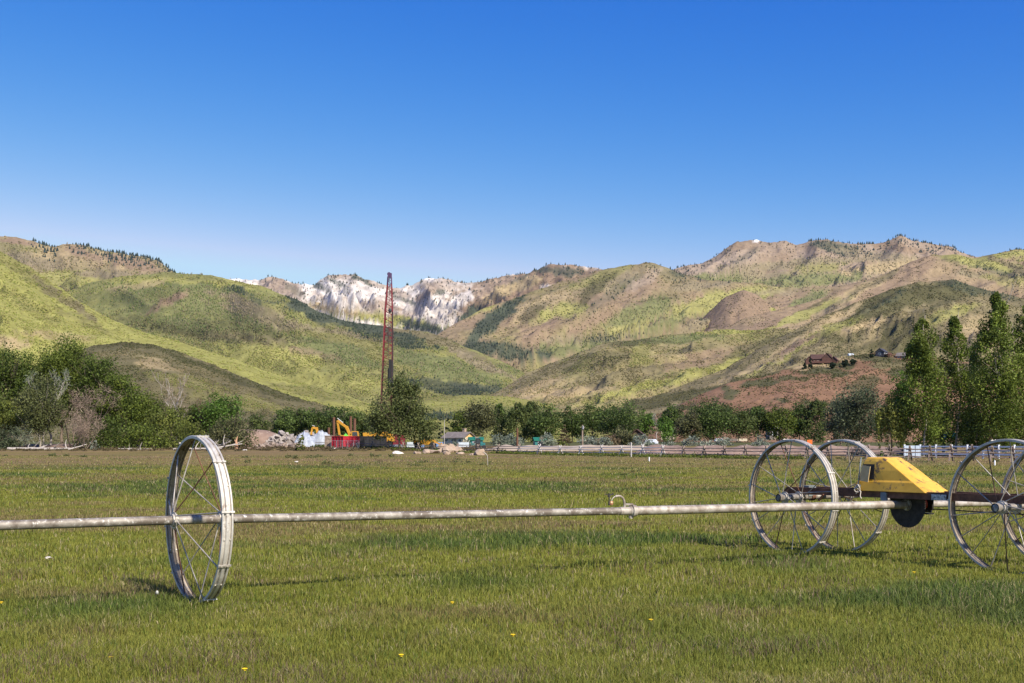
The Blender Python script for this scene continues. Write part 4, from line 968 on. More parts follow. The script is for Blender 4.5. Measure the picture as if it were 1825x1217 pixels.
# white vinyl fence
Yw = lambda px: float(np.interp(px, [1600, 1825, 2100], [132, 118, 108]))
a = Vector((xat(1612, Yw(1612)), Yw(1612), 0)); wf = empty('vinyl_fence', a); tag(wf, 'white three rail vinyl fence beyond the weathered rail fence', 'fence')
pp = [Vector((xat(px, Yw(px)), Yw(px), 0)) - a for px in np.linspace(1612, 2060, 17)]
for i, p in enumerate(pp):
    m = MB(); m.box(p + Vector((0,0,.72)), (.16,.16,1.5)); m.prism([p + Vector((-.1,-.1,1.47)), p + Vector((.1,-.1,1.47)), p + Vector((.1,.1,1.47)), p + Vector((-.1,.1,1.47))], (0,0,0), (0,0,.05)); m.build('post', M_WHITE, wf)
    if i < len(pp) - 1:
        for h in (.45, .88, 1.30):
            m = MB(); m.beam(p + Vector((0,0,h)), pp[i+1] + Vector((0,0,h)), .05, .15); m.build('rail', M_WHITE, wf)
# pale blue panels against the end of the white fence
for k in range(3):
    px = 1616 + k * 10; m = MB(); b = Vector((xat(px, 129), 129, 0)); 
    m.box((0,0,.72), (.56,.07,1.36)); 
    for q in (-.2, 0, .2): m.box((q,-.042,.72), (.05,.02,1.3))
    tag(m.build('gate_panel', mat_noise('pale blue paint', (.34,.42,.52), (.48,.56,.66), 3, rough=.6), loc=b), ['pale blue panel at the end of the white fence, nearest the willow', 'middle pale blue panel at the end of the white fence', 'pale blue panel closest to the white rails'][k], 'panel', 'blue panels at the fence end')

# ================================================================= crane
M_CRED = mat_noise('crane red', (.135,.016,.022), (.21,.028,.034), 2, rough=.55)
M_CDARK = mat_noise('crane dark', (.02,.02,.025), (.05,.05,.055), 3, rough=.6)
M_CPURP = mat_noise('crane head', (.06,.035,.09), (.10,.05,.12), 3, rough=.6)
YC = 300.
crane = empty('lattice_crane', (xat(693, YC), YC, 0)); tag(crane, 'tall red lattice crane rising behind the large loose willow', 'crane')
def cp_(px, py, dy=0): return Vector((xat(px, YC) - xat(693, YC), dy, zat(py, YC)))
def boom_x(py):
    return (float(np.interp(py, [487, 505, 555, 640, 700, 790], [692.0, 690.8, 686.5, 682.8, 680.2, 678.5])), float(np.interp(py, [487, 505, 555, 640, 700, 790], [697.4, 697.8, 699.4, 699.4, 697.5, 697])))
pys = list(np.linspace(493, 786, 44)); hw = lambda py: float(np.interp(py, [487, 555, 790], [.4, 1.0, 1.3]))
def mkboom(p0, p1, mat, nm):
    m = MB(); ys_ = [y for y in pys if p0 <= y <= p1]
    for i in range(len(ys_) - 1):
        a, b = ys_[i], ys_[i+1]; la, ra = boom_x(a); lb_, rb = boom_x(b)
        for s in (-1, 1):
            m.beam(cp_(la, a, s*hw(a)), cp_(lb_, b, s*hw(b)), .24, .24); m.beam(cp_(ra, a, s*hw(a)), cp_(rb, b, s*hw(b)), .20, .20)
            if i % 2: m.beam(cp_(la, a, s*hw(a)), cp_(rb, b, s*hw(b)), .10, .10)
            else: m.beam(cp_(ra, a, s*hw(a)), cp_(lb_, b, s*hw(b)), .10, .10)
            m.beam(cp_(la, a, s*hw(a)), cp_(ra, a, s*hw(a)), .06, .06)
        m.beam(cp_(la, a, -hw(a)), cp_(la, a, hw(a)), .06, .06); m.beam(cp_(ra, a, -hw(a)), cp_(ra, a, hw(a)), .06, .06)
    return m.build(nm, mat, crane)
mkboom(505, 645, M_CRED, 'boom'); mkboom(640, 786, mat_noise('rust stained boom', (.07,.02,.02), (.13,.04,.034), 2, rough=.7), 'boom')['label'] = 'darker rust stained lower boom section'
mkboom(490, 507, M_CPURP, 'boom')['label'] = 'dark purple boom top section'
m = MB(); m.box(cp_(694.7, 490.5), (1.0, 1.1, 1.1)); 
for s in (-.3, .3): m.tube([cp_(693.5, 488.5, s-.1), cp_(693.5, 488.5, s+.1)], .5, 14)
m.build('boom_head', M_CPURP, crane)
m = MB(); m.tube([cp_(695, 489, -1.4), cp_(696.2, 552, -1.6)], .05, 5); m.build('cable', M_CDARK, crane)
m = MB(); m.tube([cp_(696.2, 551, -1.6), cp_(696.2, 552.5, -1.6), cp_(696.2, 555, -1.6), cp_(696.2, 557, -1.6), cp_(696.2, 559, -1.6)], [.2,.42,.46,.4,.12], 10); m.build('hook_block', M_CDARK, crane)
m = MB(); m.tube([cp_(694, 560, -1.5), cp_(693, 640, -1.5)], .06, 5); m.build('cable', M_CDARK, crane)
m = MB()
for a, b, w in ((556, 642, .18), (642, 690, .25)): m.beam(cp_(700.6, a, -1.2), cp_(700.8, b, -1.2), w, w)
m.beam(cp_(700.8, 650, -1.2), cp_(698, 650, -1.2), .16, .16); m.beam(cp_(701.5, 650, -1.2), cp_(701.5, 690, -1.2), .12, .12); m.beam(cp_(701.5,650,-1.2), cp_(700.8,650,-1.2), .14,.14)
m.build('pile_lead', M_CDARK, crane)
m = MB(); m.box((cp_(697, 641,-1.3) + cp_(696, 692,-1.3))/2, (.78,.8, cp_(697,641).z - cp_(697,692).z)); m.box((cp_(694,655,-1.3)+cp_(692.4,692,-1.3))/2, (.3,.4,5)); m.build('hammer', M_BLACK, crane)
m = MB(); m.box((1.5,0,1.9), (5.5,3.2,2.2)); m.box((2.6,0,3.4), (2.6,2.6,1.0)); m.build('body', M_CRED, crane)
for s in (-1, 1): m = MB(); m.tube([(-2.2,s*1.9-.4,.5),(-2.2,s*1.9+.4,.5)], .5, 12); m.box((.8,s*1.9,.5), (6,.8,1.0)); m.build('track', M_BLACK, crane)

# ================================================================= building site
M_CAT = mat_noise('machine yellow', (.42,.20,.018), (.52,.27,.03), 2, rough=.5, c3=(.3,.16,.04), scale3=3)
M_GLASS = mat_noise('dark glass', (.03,.035,.04), (.06,.065,.07), 3, rough=.15, spec=.6)
def excavator(px, Y, label, pose, rz=0., sc=1.):
    root = empty('excavator', (xat(px, Y), Y, 0), rz); tag(root, label, 'excavator', 'excavators on the building site'); root.scale = (sc, sc, sc)
    for s in (-1, 1):
        m = MB(); m.prism([(-2.1, 0, .15), (-1.7, 0, 0), (1.7, 0, 0), (2.1, 0, .15), (2.2, 0, .55), (1.8, 0, .95), (-1.8, 0, .95), (-2.2, 0, .55)], (0, s*1.2-.3, 0), (0, s*1.2+.3, 0)); m.build('track', M_BLACK, root)
    m = MB(); m.prism([(-2.3,0,1.1),(1.7,0,1.1),(1.7,0,1.9),(-.4,0,2.35),(-2.2,0,2.25)], (0,-1.35,0), (0,1.35,0)); m.tube([(0,0,.8),(0,0,1.15)], .9, 14); m.build('body', M_CAT, root, bevel=.06)
    m = MB(); m.prism([(.1,0,1.9),(1.75,0,1.9),(1.55,0,3.1),(.2,0,3.1)], (0,-1.3,0), (0,-.3,0)); cab = m.build('cab', M_CAT, root, bevel=.05)
    m = MB(); m.prism([(.35,0,2.15),(1.5,0,2.15),(1.38,0,2.95),(.42,0,2.95)], (0,-1.325,0), (0,-1.305,0)); m.build('window', M_GLASS, cab)
    p0, p1, p2, p3, p4 = [Vector((x, .2, z)) for x, z in pose]
    m = MB(); m.beam(p0, p1, .5, .62); m.beam(p1, p2, .5, .5); m.box(p1, (.6,.52,.6)); m.build('boom', M_CAT, root, bevel=.05)
    m = MB(); m.beam(p2 + Vector((0,.06,0)), p3 + Vector((0,.06,0)), .42, .42); m.build('stick', M_CAT, root, bevel=.04)
    m = MB(); m.tube([(p0+p1)/2 + Vector((.5,0,-.3)), p0 + Vector((1.,0,.2))], .11, 8); m.tube([(p1*.6+p2*.4) + Vector((0,0,.4)), p2 + Vector((0,0,.5))], .10, 8); m.build('hydraulic_ram', M_CHAIN, root)
    m = MB(); d = (p4 - p3); m.prism([p3 + Vector((0,-.6,.1)), p3 + Vector((.5,-.6,-.1)), p4 + Vector((.3,-.6,0)), p4 + Vector((-.5,-.6,.1)), p3 + Vector((-.5,-.6,-.5))], (0,0,0), (0,1.25,0)); m.build('bucket', M_DARKST, root)
    return root
excavator(626, 232, 'larger excavator with a high folded arm behind the red container', [(-.1,1.9),(-.95,3.9),(-2.9,5.3),(-2.45,2.3),(-2.1,1.4)])
excavator(569, 240, 'smaller excavator with an upright boom beside the white tarpaulin heap', [(-.2,1.9),(-.6,4.1),(-1.6,4.3),(-1.9,2.6),(-1.5,1.9)], rz=.1, sc=.92)
# loader behind the willow
ld = empty('wheel_loader', (xat(758, 210), 210, 0)); tag(ld, 'yellow wheel loader half hidden under the right side of the big willow', 'loader')
m = MB(); m.prism([(-2.2,0,.7),(1.9,0,.7),(1.9,0,1.6),(.1,0,1.75),(-2.2,0,1.6)], (0,-.9,0), (0,.9,0)); m.build('body', M_CAT, ld, bevel=.05)
m = MB(); m.prism([(-.9,0,1.7),(.4,0,1.7),(.3,0,2.9),(-.8,0,2.9)], (0,-.7,0), (0,.7,0)); m.build('cab', M_GLASS, ld, bevel=.04)
for x in (-1.4, 1.4):
    for s in (-1, 1): m = MB(); m.tube([(x, s*1.0-.25, .6), (x, s*1.0+.25, .6)], .6, 16); m.build('wheel', M_BLACK, ld)
m = MB(); m.beam((1.6,0,1.3), (3.0,0,.7), .9, .25); m.prism([(2.9,0,.1),(3.8,0,.1),(3.0,0,1.1)], (0,-1.2,0), (0,1.2,0)); m.build('bucket', M_CAT, ld)
ld2 = empty('dump_truck', (xat(672, 262), 262, 0)); tag(ld2, 'yellow dump truck showing above the black container', 'truck')
m = MB(); m.prism([(-3,0,1.5),(2.0,0,1.5),(2.6,0,3.3),(-3.2,0,3.0)], (0,-1.3,0), (0,1.3,0)); m.build('dump_bed', M_CAT, ld2, bevel=.05)
m = MB(); m.prism([(2.2,0,1.0),(4.0,0,1.0),(4.0,0,2.0),(3.4,0,2.9),(2.4,0,2.9)], (0,-1.2,0), (0,1.2,0)); m.build('cab', M_CAT, ld2, bevel=.05)
for x in (-2, -.6, 3):
    for s in (-1, 1): m = MB(); m.tube([(x, s*1.1-.2, .6), (x, s*1.1+.2, .6)], .6, 14); m.build('wheel', M_BLACK, ld2)
# containers
M_CRIM = mat_noise('crimson steel', (.38,.014,.03), (.50,.028,.045), 1.2, rough=.5)
def container(name, px, Y, rz, L, Wd, H, mat, label):
    root = empty(name, (xat(px, Y), Y, 0), rz); tag(root, label, 'container')
    m = MB(); m.box((0,0,H/2+.05), (L,Wd,H)); m.build('hull', mat, root)
    for (x0, y0, dx, dy, n) in ((-L/2, -Wd/2-.03, L, 0, 5), (-L/2, Wd/2+.03, L, 0, 5), (-L/2-.03, -Wd/2, 0, Wd, 4), (L/2+.03, -Wd/2, 0, Wd, 4)):
        for i in range(n + 1):
            m = MB(); m.box((x0 + dx*i/n, y0 + dy*i/n, H/2+.05), (.12,.07,H-.1)) if dx else m.box((x0 + dx*i/n, y0 + dy*i/n, H/2+.05), (.07,.12,H-.1)); m.build('rib', mat, root)
    m = MB()
    for s in (-1, 1): m.box((0, s*Wd/2, H+.08), (L+.1,.14,.14)); m.box((s*L/2, 0, H+.081), (.14,Wd+.1,.138))
    m.build('top_rail', mat, root); return root
container('waste_container', 616, 214, R(48), 3.9, 3.3, 2.1, M_CRIM, 'crimson ribbed waste container seen corner on in front of the larger excavator')
container('waste_container', 664, 220, R(6), 5.4, 2.4, 2.0, mat_noise('black steel', (.014,.014,.016), (.03,.03,.035), 1.5, rough=.5), 'black ribbed waste container between the crimson one and the big willow')
def heap(name, px, Y, w, h, d, mat, label, cat, seed=1, kind=None, rough=.35, nx=26, ny=14, z0=0):
    rg = np.random.default_rng(seed); u = np.linspace(-1, 1, nx); v = np.linspace(-1, 1, ny); U, Vv = np.meshgrid(u, v)
    env = np.clip(1 - np.abs(U) ** 2.2, 0, 1) * np.clip(1 - np.abs(Vv) ** 2.2, 0, 1)
    Z = h * env ** (.6 if rough > .2 or rough < .11 else 1.0) * (1 - rough + 2 * rough * (fbm(U * 2.6 + seed, Vv * 2.2, seed, 4))) + rough * .3 * h * env * (rg.random(U.shape) - .5)
    P = np.stack([U * w / 2, Vv * d / 2, Z - .05], -1).reshape(-1, 3); idx = np.arange(nx * ny).reshape(ny, nx)
    Fa = np.stack([idx[:-1,:-1], idx[:-1,1:], idx[1:,1:], idx[1:,:-1]], -1).reshape(-1, 4)
    o = np_mesh(name, P, Fa, mat, loc=(xat(px, Y), Y, z0)); tag(o, label, cat, kind=kind); return o
def rubble(px, Y, w, h, d, n, mat, label, seed):
    rr = random.Random(seed); m = MB()
    for k in range(n):
        x = rr.uniform(-1, 1); y = rr.uniform(-1, 1); e = max(0, (1 - abs(x) ** 2.5)) * max(0, 1 - y * y); z = h * e * rr.uniform(.1, 1.0) ** .6
        M = Matrix.Rotation(rr.uniform(0, 3), 3, 'Z') @ Matrix.Rotation(rr.uniform(-.6, .6), 3, 'X') @ Matrix.Rotation(rr.uniform(-.6, .6), 3, 'Y'); q = rr.uniform(.35, 1.1)
        a = [Vector((sx * q * rr.uniform(.35, .6), sy * q * rr.uniform(.3, .55), sz_ * q * rr.uniform(.15, .4))) for sz_ in (-1, 1) for sx, sy in ((-1,-1),(1,-1),(1,1),(-1,1))]
        m.add([M @ v + Vector((x * w / 2, y * d / 2, z)) for v in a], [(3,2,1,0),(4,5,6,7),(0,1,5,4),(1,2,6,5),(2,3,7,6),(3,0,4,7)])
    o = m.build('rubble', mat, loc=(xat(px, Y), Y, 0)); tag(o, kind='stuff'); return o
M_TARP = mat_noise('white tarpaulin', (.25,.28,.34), (.42,.45,.50), 1.2, rough=.6)
M_RUB = mat_noise('pale concrete rubble', (.25,.215,.195), (.40,.355,.33), 1.1, rough=1, c3=(.20,.17,.15), scale3=1.9, bump=.5)
M_DIRT = mat_noise('purple brown dirt', (.17,.115,.09), (.27,.19,.15), .35, rough=1, c3=(.36,.28,.22), scale3=1.5, bump=.4)
heap('tarpaulin_heap', 545, 225, 4.6, 2.7, 5, M_TARP, 'heap under a bluish white tarpaulin beside the crimson container', 'tarpaulin', seed=5, rough=.55)
heap('tarpaulin_heap', 574, 236, 4.4, 2.9, 3, M_TARP, 'white sheeted heap behind the crimson container below the piles', 'tarpaulin', seed=9, rough=.55)
rubble(505, 232, 7.4, 2.9, 5, 190, M_RUB, '', 13)
rubble(548, 246, 4.6, 3.4, 4, 90, M_RUB, '', 17)
rubble(500, 215, 9, .8, 4, 70, M_RAIL, '', 19)
heap('dirt_heap', 450, 236, 16, 3.6, 9, M_DIRT, 'low purple brown dirt heap right of the grove', 'dirt heap', seed=21, rough=.1)
m = MB(); b = Vector((xat(617, 226), 226, 2.0)); m.prism([(-1.15,0,.0),(1.2,0,.0),(.5,0,.9),(-.1,0,1.5),(-.4,0,1.0)], (0,-.6,0), (0,.6,0))
tag(m.build('lime_tarpaulin', mat_noise('lime green sheet', (.12,.58,.06), (.2,.72,.1), 2, rough=.5), loc=b), 'lime green sheet peaked above the crimson container', 'tarpaulin')
m = MB(); m.box((0,0,1.1), (1.6,1.4,2.2)); m.box((0,0,2.26), (1.75,1.55,.12)); m.box((0,-.72,1.0), (1.0,.06,1.8))
tag(m.build('wooden_crate', M_RAIL, loc=(xat(587, 216), 216, 0)), 'tall brown wooden crate left of the crimson container', 'crate')
for k, (px, top, Y, lab) in enumerate([(595, 744, 262, 'tallest rusty pile left of the larger excavator arm'), (632, 746, 262, 'rusty pile just right of the larger excavator arm top'), (586, 762, 262, 'short rusty pile stub left of the tallest pile'), (625, 742, 275, 'thin rusty pile behind the larger excavator arm')]):
    m = MB(); h = zat(top, Y) - float(gzf(Y)); m.tube([(0,0,-.1),(0,0,h)], .32, 12); m.tube([(0,0,h-.2),(0,0,h+.02)], .36, 12)
    tag(m.build('steel_pile', M_RUST, loc=(xat(px, Y), Y, 0)), lab, 'pile', 'rusty steel piles on the building site')
# chain link panels
m = MB()
A, B = Vector((xat(590, 208), 208, 0)), Vector((xat(640, 206), 206, 0))
cl = empty('chain_link_fence', A); tag(cl, 'chain link fence panels in front of the crimson container', 'fence')
for i in range(6):
    p = (B - A) * i / 5; m = MB(); m.tube([p, p + Vector((0,0,1.55))], .035, 6); m.build('post', M_CHAIN, cl)
m = MB()
for h in (.1, 1.5): m.tube([Vector((0,0,h)), (B-A) + Vector((0,0,h))], .025, 5)
nn = 22
for i in range(nn):
    p = (B-A)*i/nn; q = (B-A)*min(nn, i+6)/nn
    m.beam(p + Vector((0,0,.1)), q + Vector((0,0,1.5)), .009, .009); m.beam(p + Vector((0,0,1.5)), q + Vector((0,0,.1)), .009, .009)
m.build('mesh_panel', M_CHAIN, cl)
# boulders
def rock_mesh(name, r, seed, mat, sq=.75):
    bm = bmesh.new(); bmesh.ops.create_icosphere(bm, subdivisions=2, radius=r); rr = random.Random(seed); cx_ = [Vector((rr.uniform(-1,1), rr.uniform(-1,1), rr.uniform(-1,1))).normalized() for _ in range(7)]
    for v in bm.verts:
        n = v.co.normalized(); k = 1 + .16 * math.sin(3*n.x + seed) + .12 * math.sin(5*n.y + 2*n.z + seed)
        for c in cx_:
            d = n.dot(c)
            if d > .72: k *= .72 / d
        v.co = n * r * k; v.co.z *= sq; v.co.z += r * sq * .55
    me = bpy.data.meshes.new(name); bm.to_mesh(me); bm.free(); me.materials.append(mat)
    o = bpy.data.objects.new(name, me); COL.objects.link(o); return o
M_ROCK = mat_noise('pale tan rock', (.30,.215,.15), (.44,.345,.265), 1.2, rough=1, c3=(.28,.2,.15), scale3=3, bump=.5)
M_ROCKW = mat_noise('white rock', (.55,.5,.45), (.72,.68,.63), 2, rough=1, bump=.4)
BO = [(762,807,1.2,'pair of boulders seen as one, left part, below the yellow loader'),(775,807,1.1,'right boulder of the pair below the yellow loader'),(792,803,1.0,'upper left boulder of the tan boulder pile'),(800,806,1.3,'broad boulder in the middle of the tan pile'),(806,802,.9,'small boulder on top of the tan pile'),(812,806,1.1,'boulder at the right side of the tan pile'),(819,808,.8,'low boulder at the right end of the tan pile'),(797,809,.7,'small boulder at the front of the tan pile'),(842,810,.7,'low flat boulder between the tan pile and the upright boulder'),(855,810,1.1,'single upright tan boulder beside the rail fence post'),(709,808,.9,'lone low white boulder below the big willow'),(743,808,.6,'small pale boulder left of the boulder pair'),(785,806,.8,'boulder filling the gap left of the tan pile'),(826,806,.6,'smallest boulder trailing the tan pile')]
for k, (px, py, r, lab) in enumerate(BO):
    Y = min(205., 3700 / (py + 1 - HY)); o = rock_mesh('boulder', r * (Y / 180), k * 3 + 1, M_ROCKW if 'white' in lab else M_ROCK, .7 if 'low' not in lab else .45)
    o.location = (xat(px, Y), Y, -.15); o.rotation_euler.z = k; tag(o, lab, 'boulder', 'boulders by the fence')
# stacked goods behind the fence, under the willow
M_BLUE = mat_noise('blue wrap', (.10,.22,.50), (.2,.34,.62), 2, rough=.5)
M_PALE = mat_noise('pale blue sheet', (.42,.50,.58), (.6,.66,.72), 2, rough=.5)
for k, (px, w, h, mt, lab) in enumerate([(735, 2.2, .95, M_PALE,'pale blue pallet stack under the left part of the willow'),(779, 2.4, .95, M_BLUE,'blue wrapped pallet stack behind the boulder pair'),(826, 2.2, .9, M_PALE,'pale sheeted pallet stack right of the tan boulder pile'),(752, .9, .8, M_BLUE,'small dark blue drum pallet left of the boulder pair'),(706, 2.6, .5, M_WHITE,'low white sheet stack at the foot of the big willow')]):
    Y = 214; r = empty('pallet_stack', (xat(px, Y), Y, 0)); tag(r, lab, 'pallet stack', 'pallet stacks behind the fence')
    m = MB(); m.box((0,0,.07), (w,1.2,.14)); m.build('pallet', M_RAIL, r)
    m = MB()
    m.box((0,0,.14+h*.25), (w*.97,1.15,h*.48)); m.box((.03,0,.15+h*.75), (w*.92,1.1,h*.48)); m.build('wrapped_load', mt, r, bevel=.04)
# teal tractor, houses
tt = empty('utility_tractor', (xat(855.5, 205), 205, 0)); tag(tt, 'small dark teal tractor with a cab beside the boulders and fence', 'tractor')
M_TEAL = mat_noise('teal paint', (.02,.12,.13), (.04,.18,.18), 2, rough=.5)
m = MB(); m.box((.45,0,.85), (1.0,.7,.6)); m.box((-.35,0,.7), (.9,.9,.3)); m.build('body', M_TEAL, tt, bevel=.04)
m = MB(); m.box((-.35,0,1.4), (.85,.9,1.1)); cab = m.build('cab', M_BLACK, tt, bevel=.03)
m = MB(); m.box((-.35,0,2.0), (1.05,1.05,.1)); m.build('roof', M_TEAL, cab)
m = MB(); m.box((-.35,-.47,1.45), (.6,.03,.75)); m.build('window', M_GLASS, cab)
for x, r in ((-.4,.55),(.75,.38)):
    for s in (-1,1): m = MB(); m.tube([(x,s*.6-.15,r),(x,s*.6+.15,r)], r, 14); m.build('wheel', M_BLACK, tt)
def house(name, px, Y, z0, L, D, hw, hr, rz, wall, roof, label, wins=3, deck=False, chim=False, gable=None, over=.5):
    root = empty(name, (xat(px, Y), Y, z0), rz); tag(root, label, 'house')
    m = MB(); m.box((0,0,hw/2), (L,D,hw)); m.build('wall', wall, root)
    for s in (-1, 1):
        m = MB(); m.prism([(s*(L/2-.05),-D/2,hw-.02),(s*(L/2-.05),D/2,hw-.02),(s*(L/2-.05),0,hw+hr)], (-.05*s,0,0), (.0,0,0)); m.build('gable', gable or wall, root)
    m = MB(); t = .22
    for s in (-1, 1):
        o = over; k = hr / (D/2)
        m.prism([(-L/2-o,0,hw+hr+t),(-L/2-o,0,hw+hr),(-L/2-o,s*(D/2+o),hw-o*k),(-L/2-o,s*(D/2+o),hw-o*k+t)], (0,0,0), (L+2*o,0,0))
    rf = m.build('roof', roof, root)
    if chim: m = MB(); m.box((L*.2,.6,hw+hr+.3), (.9,.9,1.8)); m.box((L*.2,.6,hw+hr+1.2), (1.1,1.1,.15)); m.build('chimney', M_ROCK, rf)
    for i in range(wins):
        x = -L/2 + L*(i+.5)/wins; m = MB(); m.box((x,-D/2-.04,hw*.55), (L/wins*.5,.08,hw*.42)); wf_ = m.build('window', M_WHITE if wall is not M_LOG else M_RAIL, root)
        m = MB(); m.box((x,-D/2-.09,hw*.55), (L/wins*.42,.03,hw*.34)); m.build('pane', M_GLASS, wf_)
    for s in (-1, 1):
        m = MB(); m.box((s*(L/2+.03),0,hw*.55), (.06,D*.3,hw*.4)); w2 = m.build('window', M_WHITE if wall is not M_LOG else M_RAIL, root)
        m = MB(); m.box((s*(L/2+.075),0,hw*.55), (.03,D*.25,hw*.33)); m.build('pane', M_GLASS, w2)
    m = MB(); m.box((L*.08,-D/2-.05,1.05), (1.0,.1,2.1)); m.build('door', M_RAIL, root)
    if deck:
        m = MB(); m.box((0,-D/2-1.4,hw*.42), (L,2.8,.25)); 
        for x in (-L/2+.3, 0, L/2-.3): m.box((x,-D/2-2.6,hw*.2-.6), (.3,.3,hw*.42+1.2))
        m.box((0,-D/2-2.7,hw*.42+.6), (L,.1,.9)); m.build('deck', M_LOG, root)
    return root
M_LOG = mat_noise('dark log wall', (.07,.035,.028), (.13,.065,.05), 1, rough=.9, stretch=(1,1,6))
M_ROOFB = mat_noise('dark red brown roof', (.055,.03,.026), (.10,.055,.045), .8, rough=.9)
M_ROOFD = mat_noise('dark slate roof', (.03,.03,.04), (.07,.07,.085), .8, rough=.7)
M_ROOFG = mat_noise('emerald metal roof', (.015,.12,.075), (.025,.17,.11), .8, rough=.5)
M_GABLE = mat_noise('yellow board gable', (.55,.34,.13), (.66,.43,.19), 1.5, rough=.8)
M_CREAM = mat_noise('cream wall', (.5,.43,.32), (.6,.53,.42), 1, rough=.9)
M_GREYRF = mat_noise('grey shingle roof', (.14,.12,.11), (.22,.19,.175), 1, rough=.95)
M_ORED = mat_noise('orange red log wall', (.26,.075,.045), (.36,.11,.065), 1, rough=.9, stretch=(1,1,6))
def hz(px, py):  # ground of the red hill under a photo point
    pX = RX / RY * F + CX; pY = HY - (RZ - EYE) * F / RY
    i = np.argmin((pX - px) ** 2 + (pY - py) ** 2); return float(RY.flat[i]), float(RZ.flat[i])
house('farmhouse', 818, 340, 0, 8.2, 5.4, 1.9, 1.5, R(-38), M_CREAM, M_GREYRF, 'low house with a yellow board gable below the broad rounded olive tree', gable=M_GABLE, chim=True)
house('shed', 848, 300, 0, 3.6, 3.0, 1.3, .6, R(5), M_TEAL, M_ROOFG, 'small shed with an emerald roof right of the yellow gabled house', wins=1, over=.3)
house('shed', 962, 290, 0, 3.0, 3.0, 1.2, .6, R(8), M_TEAL, M_ROOFG, 'shed with an emerald roof among the silver bushes', wins=1, over=.3)
house('cabin', 1136, 330, 0, 4.6, 5.0, 2.3, 1.9, R(80), M_LOG, M_ROOFB, 'dark gabled cabin peeking out left of the bright green belt tree', wins=1)
house('farmhouse', 1190, 425, 1, 4.5, 4, 4.4, 1.6, R(70), M_CREAM, M_GREYRF, 'cream walled house glimpsed behind the bright narrow belt tree', wins=1)
house('farmhouse', 1377, 425, 1, 4.0, 4, 4.2, 1.2, R(10), M_GREYRF, M_GREYRF, 'grey walled house glimpsed above the pale rounded silver bush', wins=1)
Yl, Zl = hz(1462, 650)
lodge = house('hill_lodge', 1463, Yl + 6, Zl - 1, 12.0, 8, 4.8, 2.8, R(-8), M_LOG, M_ROOFB, 'large dark brown lodge on the red hill with several gables', wins=5, chim=True, deck=True)
for (x, rz, s) in ((-7.6, 90, .72), (3.2, 84, .95), (8.0, 70, .7)):
    m = MB(); L, D, hw, hr = 7*s, 6*s, 5.4*s, 3.2*s; M = Matrix.Rotation(R(rz), 3, 'Z')
    m.box((x,-2.0,hw/2), (L,D,hw), rz=R(rz)); wb = m.build('wing', M_LOG, lodge)
    m = MB()
    for sg in (-1, 1):
        poly = [M @ Vector((-L/2-.4,0,hw+hr+.2)), M @ Vector((-L/2-.4,0,hw+hr)), M @ Vector((-L/2-.4,sg*(D/2+.4),hw-.3)), M @ Vector((-L/2-.4,sg*(D/2+.4),hw-.1))]
        m.prism([p + Vector((x,-2,0)) for p in poly], (0,0,0), M @ Vector((L+.8,0,0)))
    for sg in (-1, 1): m.prism([M @ Vector((sg*L/2,-D/2,hw-.05)) + Vector((x,-2,0)), M @ Vector((sg*L/2,D/2,hw-.05)) + Vector((x,-2,0)), M @ Vector((sg*L/2,0,hw+hr)) + Vector((x,-2,0))], (0,0,0), M @ Vector((-.2*sg,0,0)))
    m.build('roof', M_ROOFB, wb)
Yl, Zl = hz(1571, 635)
house('hill_cabin', 1571, Yl, Zl - .5, 6.4, 5.4, 3.2, 2.0, R(52), M_ROOFD, M_ROOFD, 'dark two storey cabin with a blue black roof on the hilltop', wins=2, deck=True, gable=M_GREYRF)
Yl, Zl = hz(1608, 639)
house('hill_cabin', 1608, Yl, Zl - .5, 6.0, 4.6, 2.0, 1.9, R(-38), M_ORED, M_GREYRF, 'orange red log cabin with a pale steep roof left of the leftmost poplar', wins=2, gable=M_RAIL)
Yl, Zl = hz(1517, 634)
house('hill_shed', 1516, Yl + 4, Zl - .8, 3.0, 2.4, 1.5, .7, R(10), M_PALE, M_PALE, 'tiny pale blue shed on the hilltop right of the large lodge', wins=1, over=.2)
for k, (px, py, top, wd, st, lab) in enumerate([(1444, 654, 638, 7, 'fir', 'small dark conifer at the outer wall of the large lodge'), (1434, 656, 645, 8, 'fir', 'small dark conifer downhill of the large lodge'), (1457, 655, 641, 9, 'round', 'dark bush tree before the middle gable of the large lodge'),
    (1484, 656, 645, 10, 'round', 'dark bush before the chimney side of the large lodge'), (1506, 652, 641, 12, 'round', 'dark rounded bush uphill of the large lodge terrace'), (1520, 650, 640, 10, 'round', 'dark rounded bush below the tiny pale blue shed'), (1553, 636, 622, 7, 'fir', 'dark conifer beside the dark hilltop cabin')]):
    Yt, Zt = hz(px, py); tree('hillside_tree', px, Yt - 4, top, wd, st, 'fir', lab, group='trees round the hill houses', z0=Zt - .8, leafpx=2.0, cover=5)
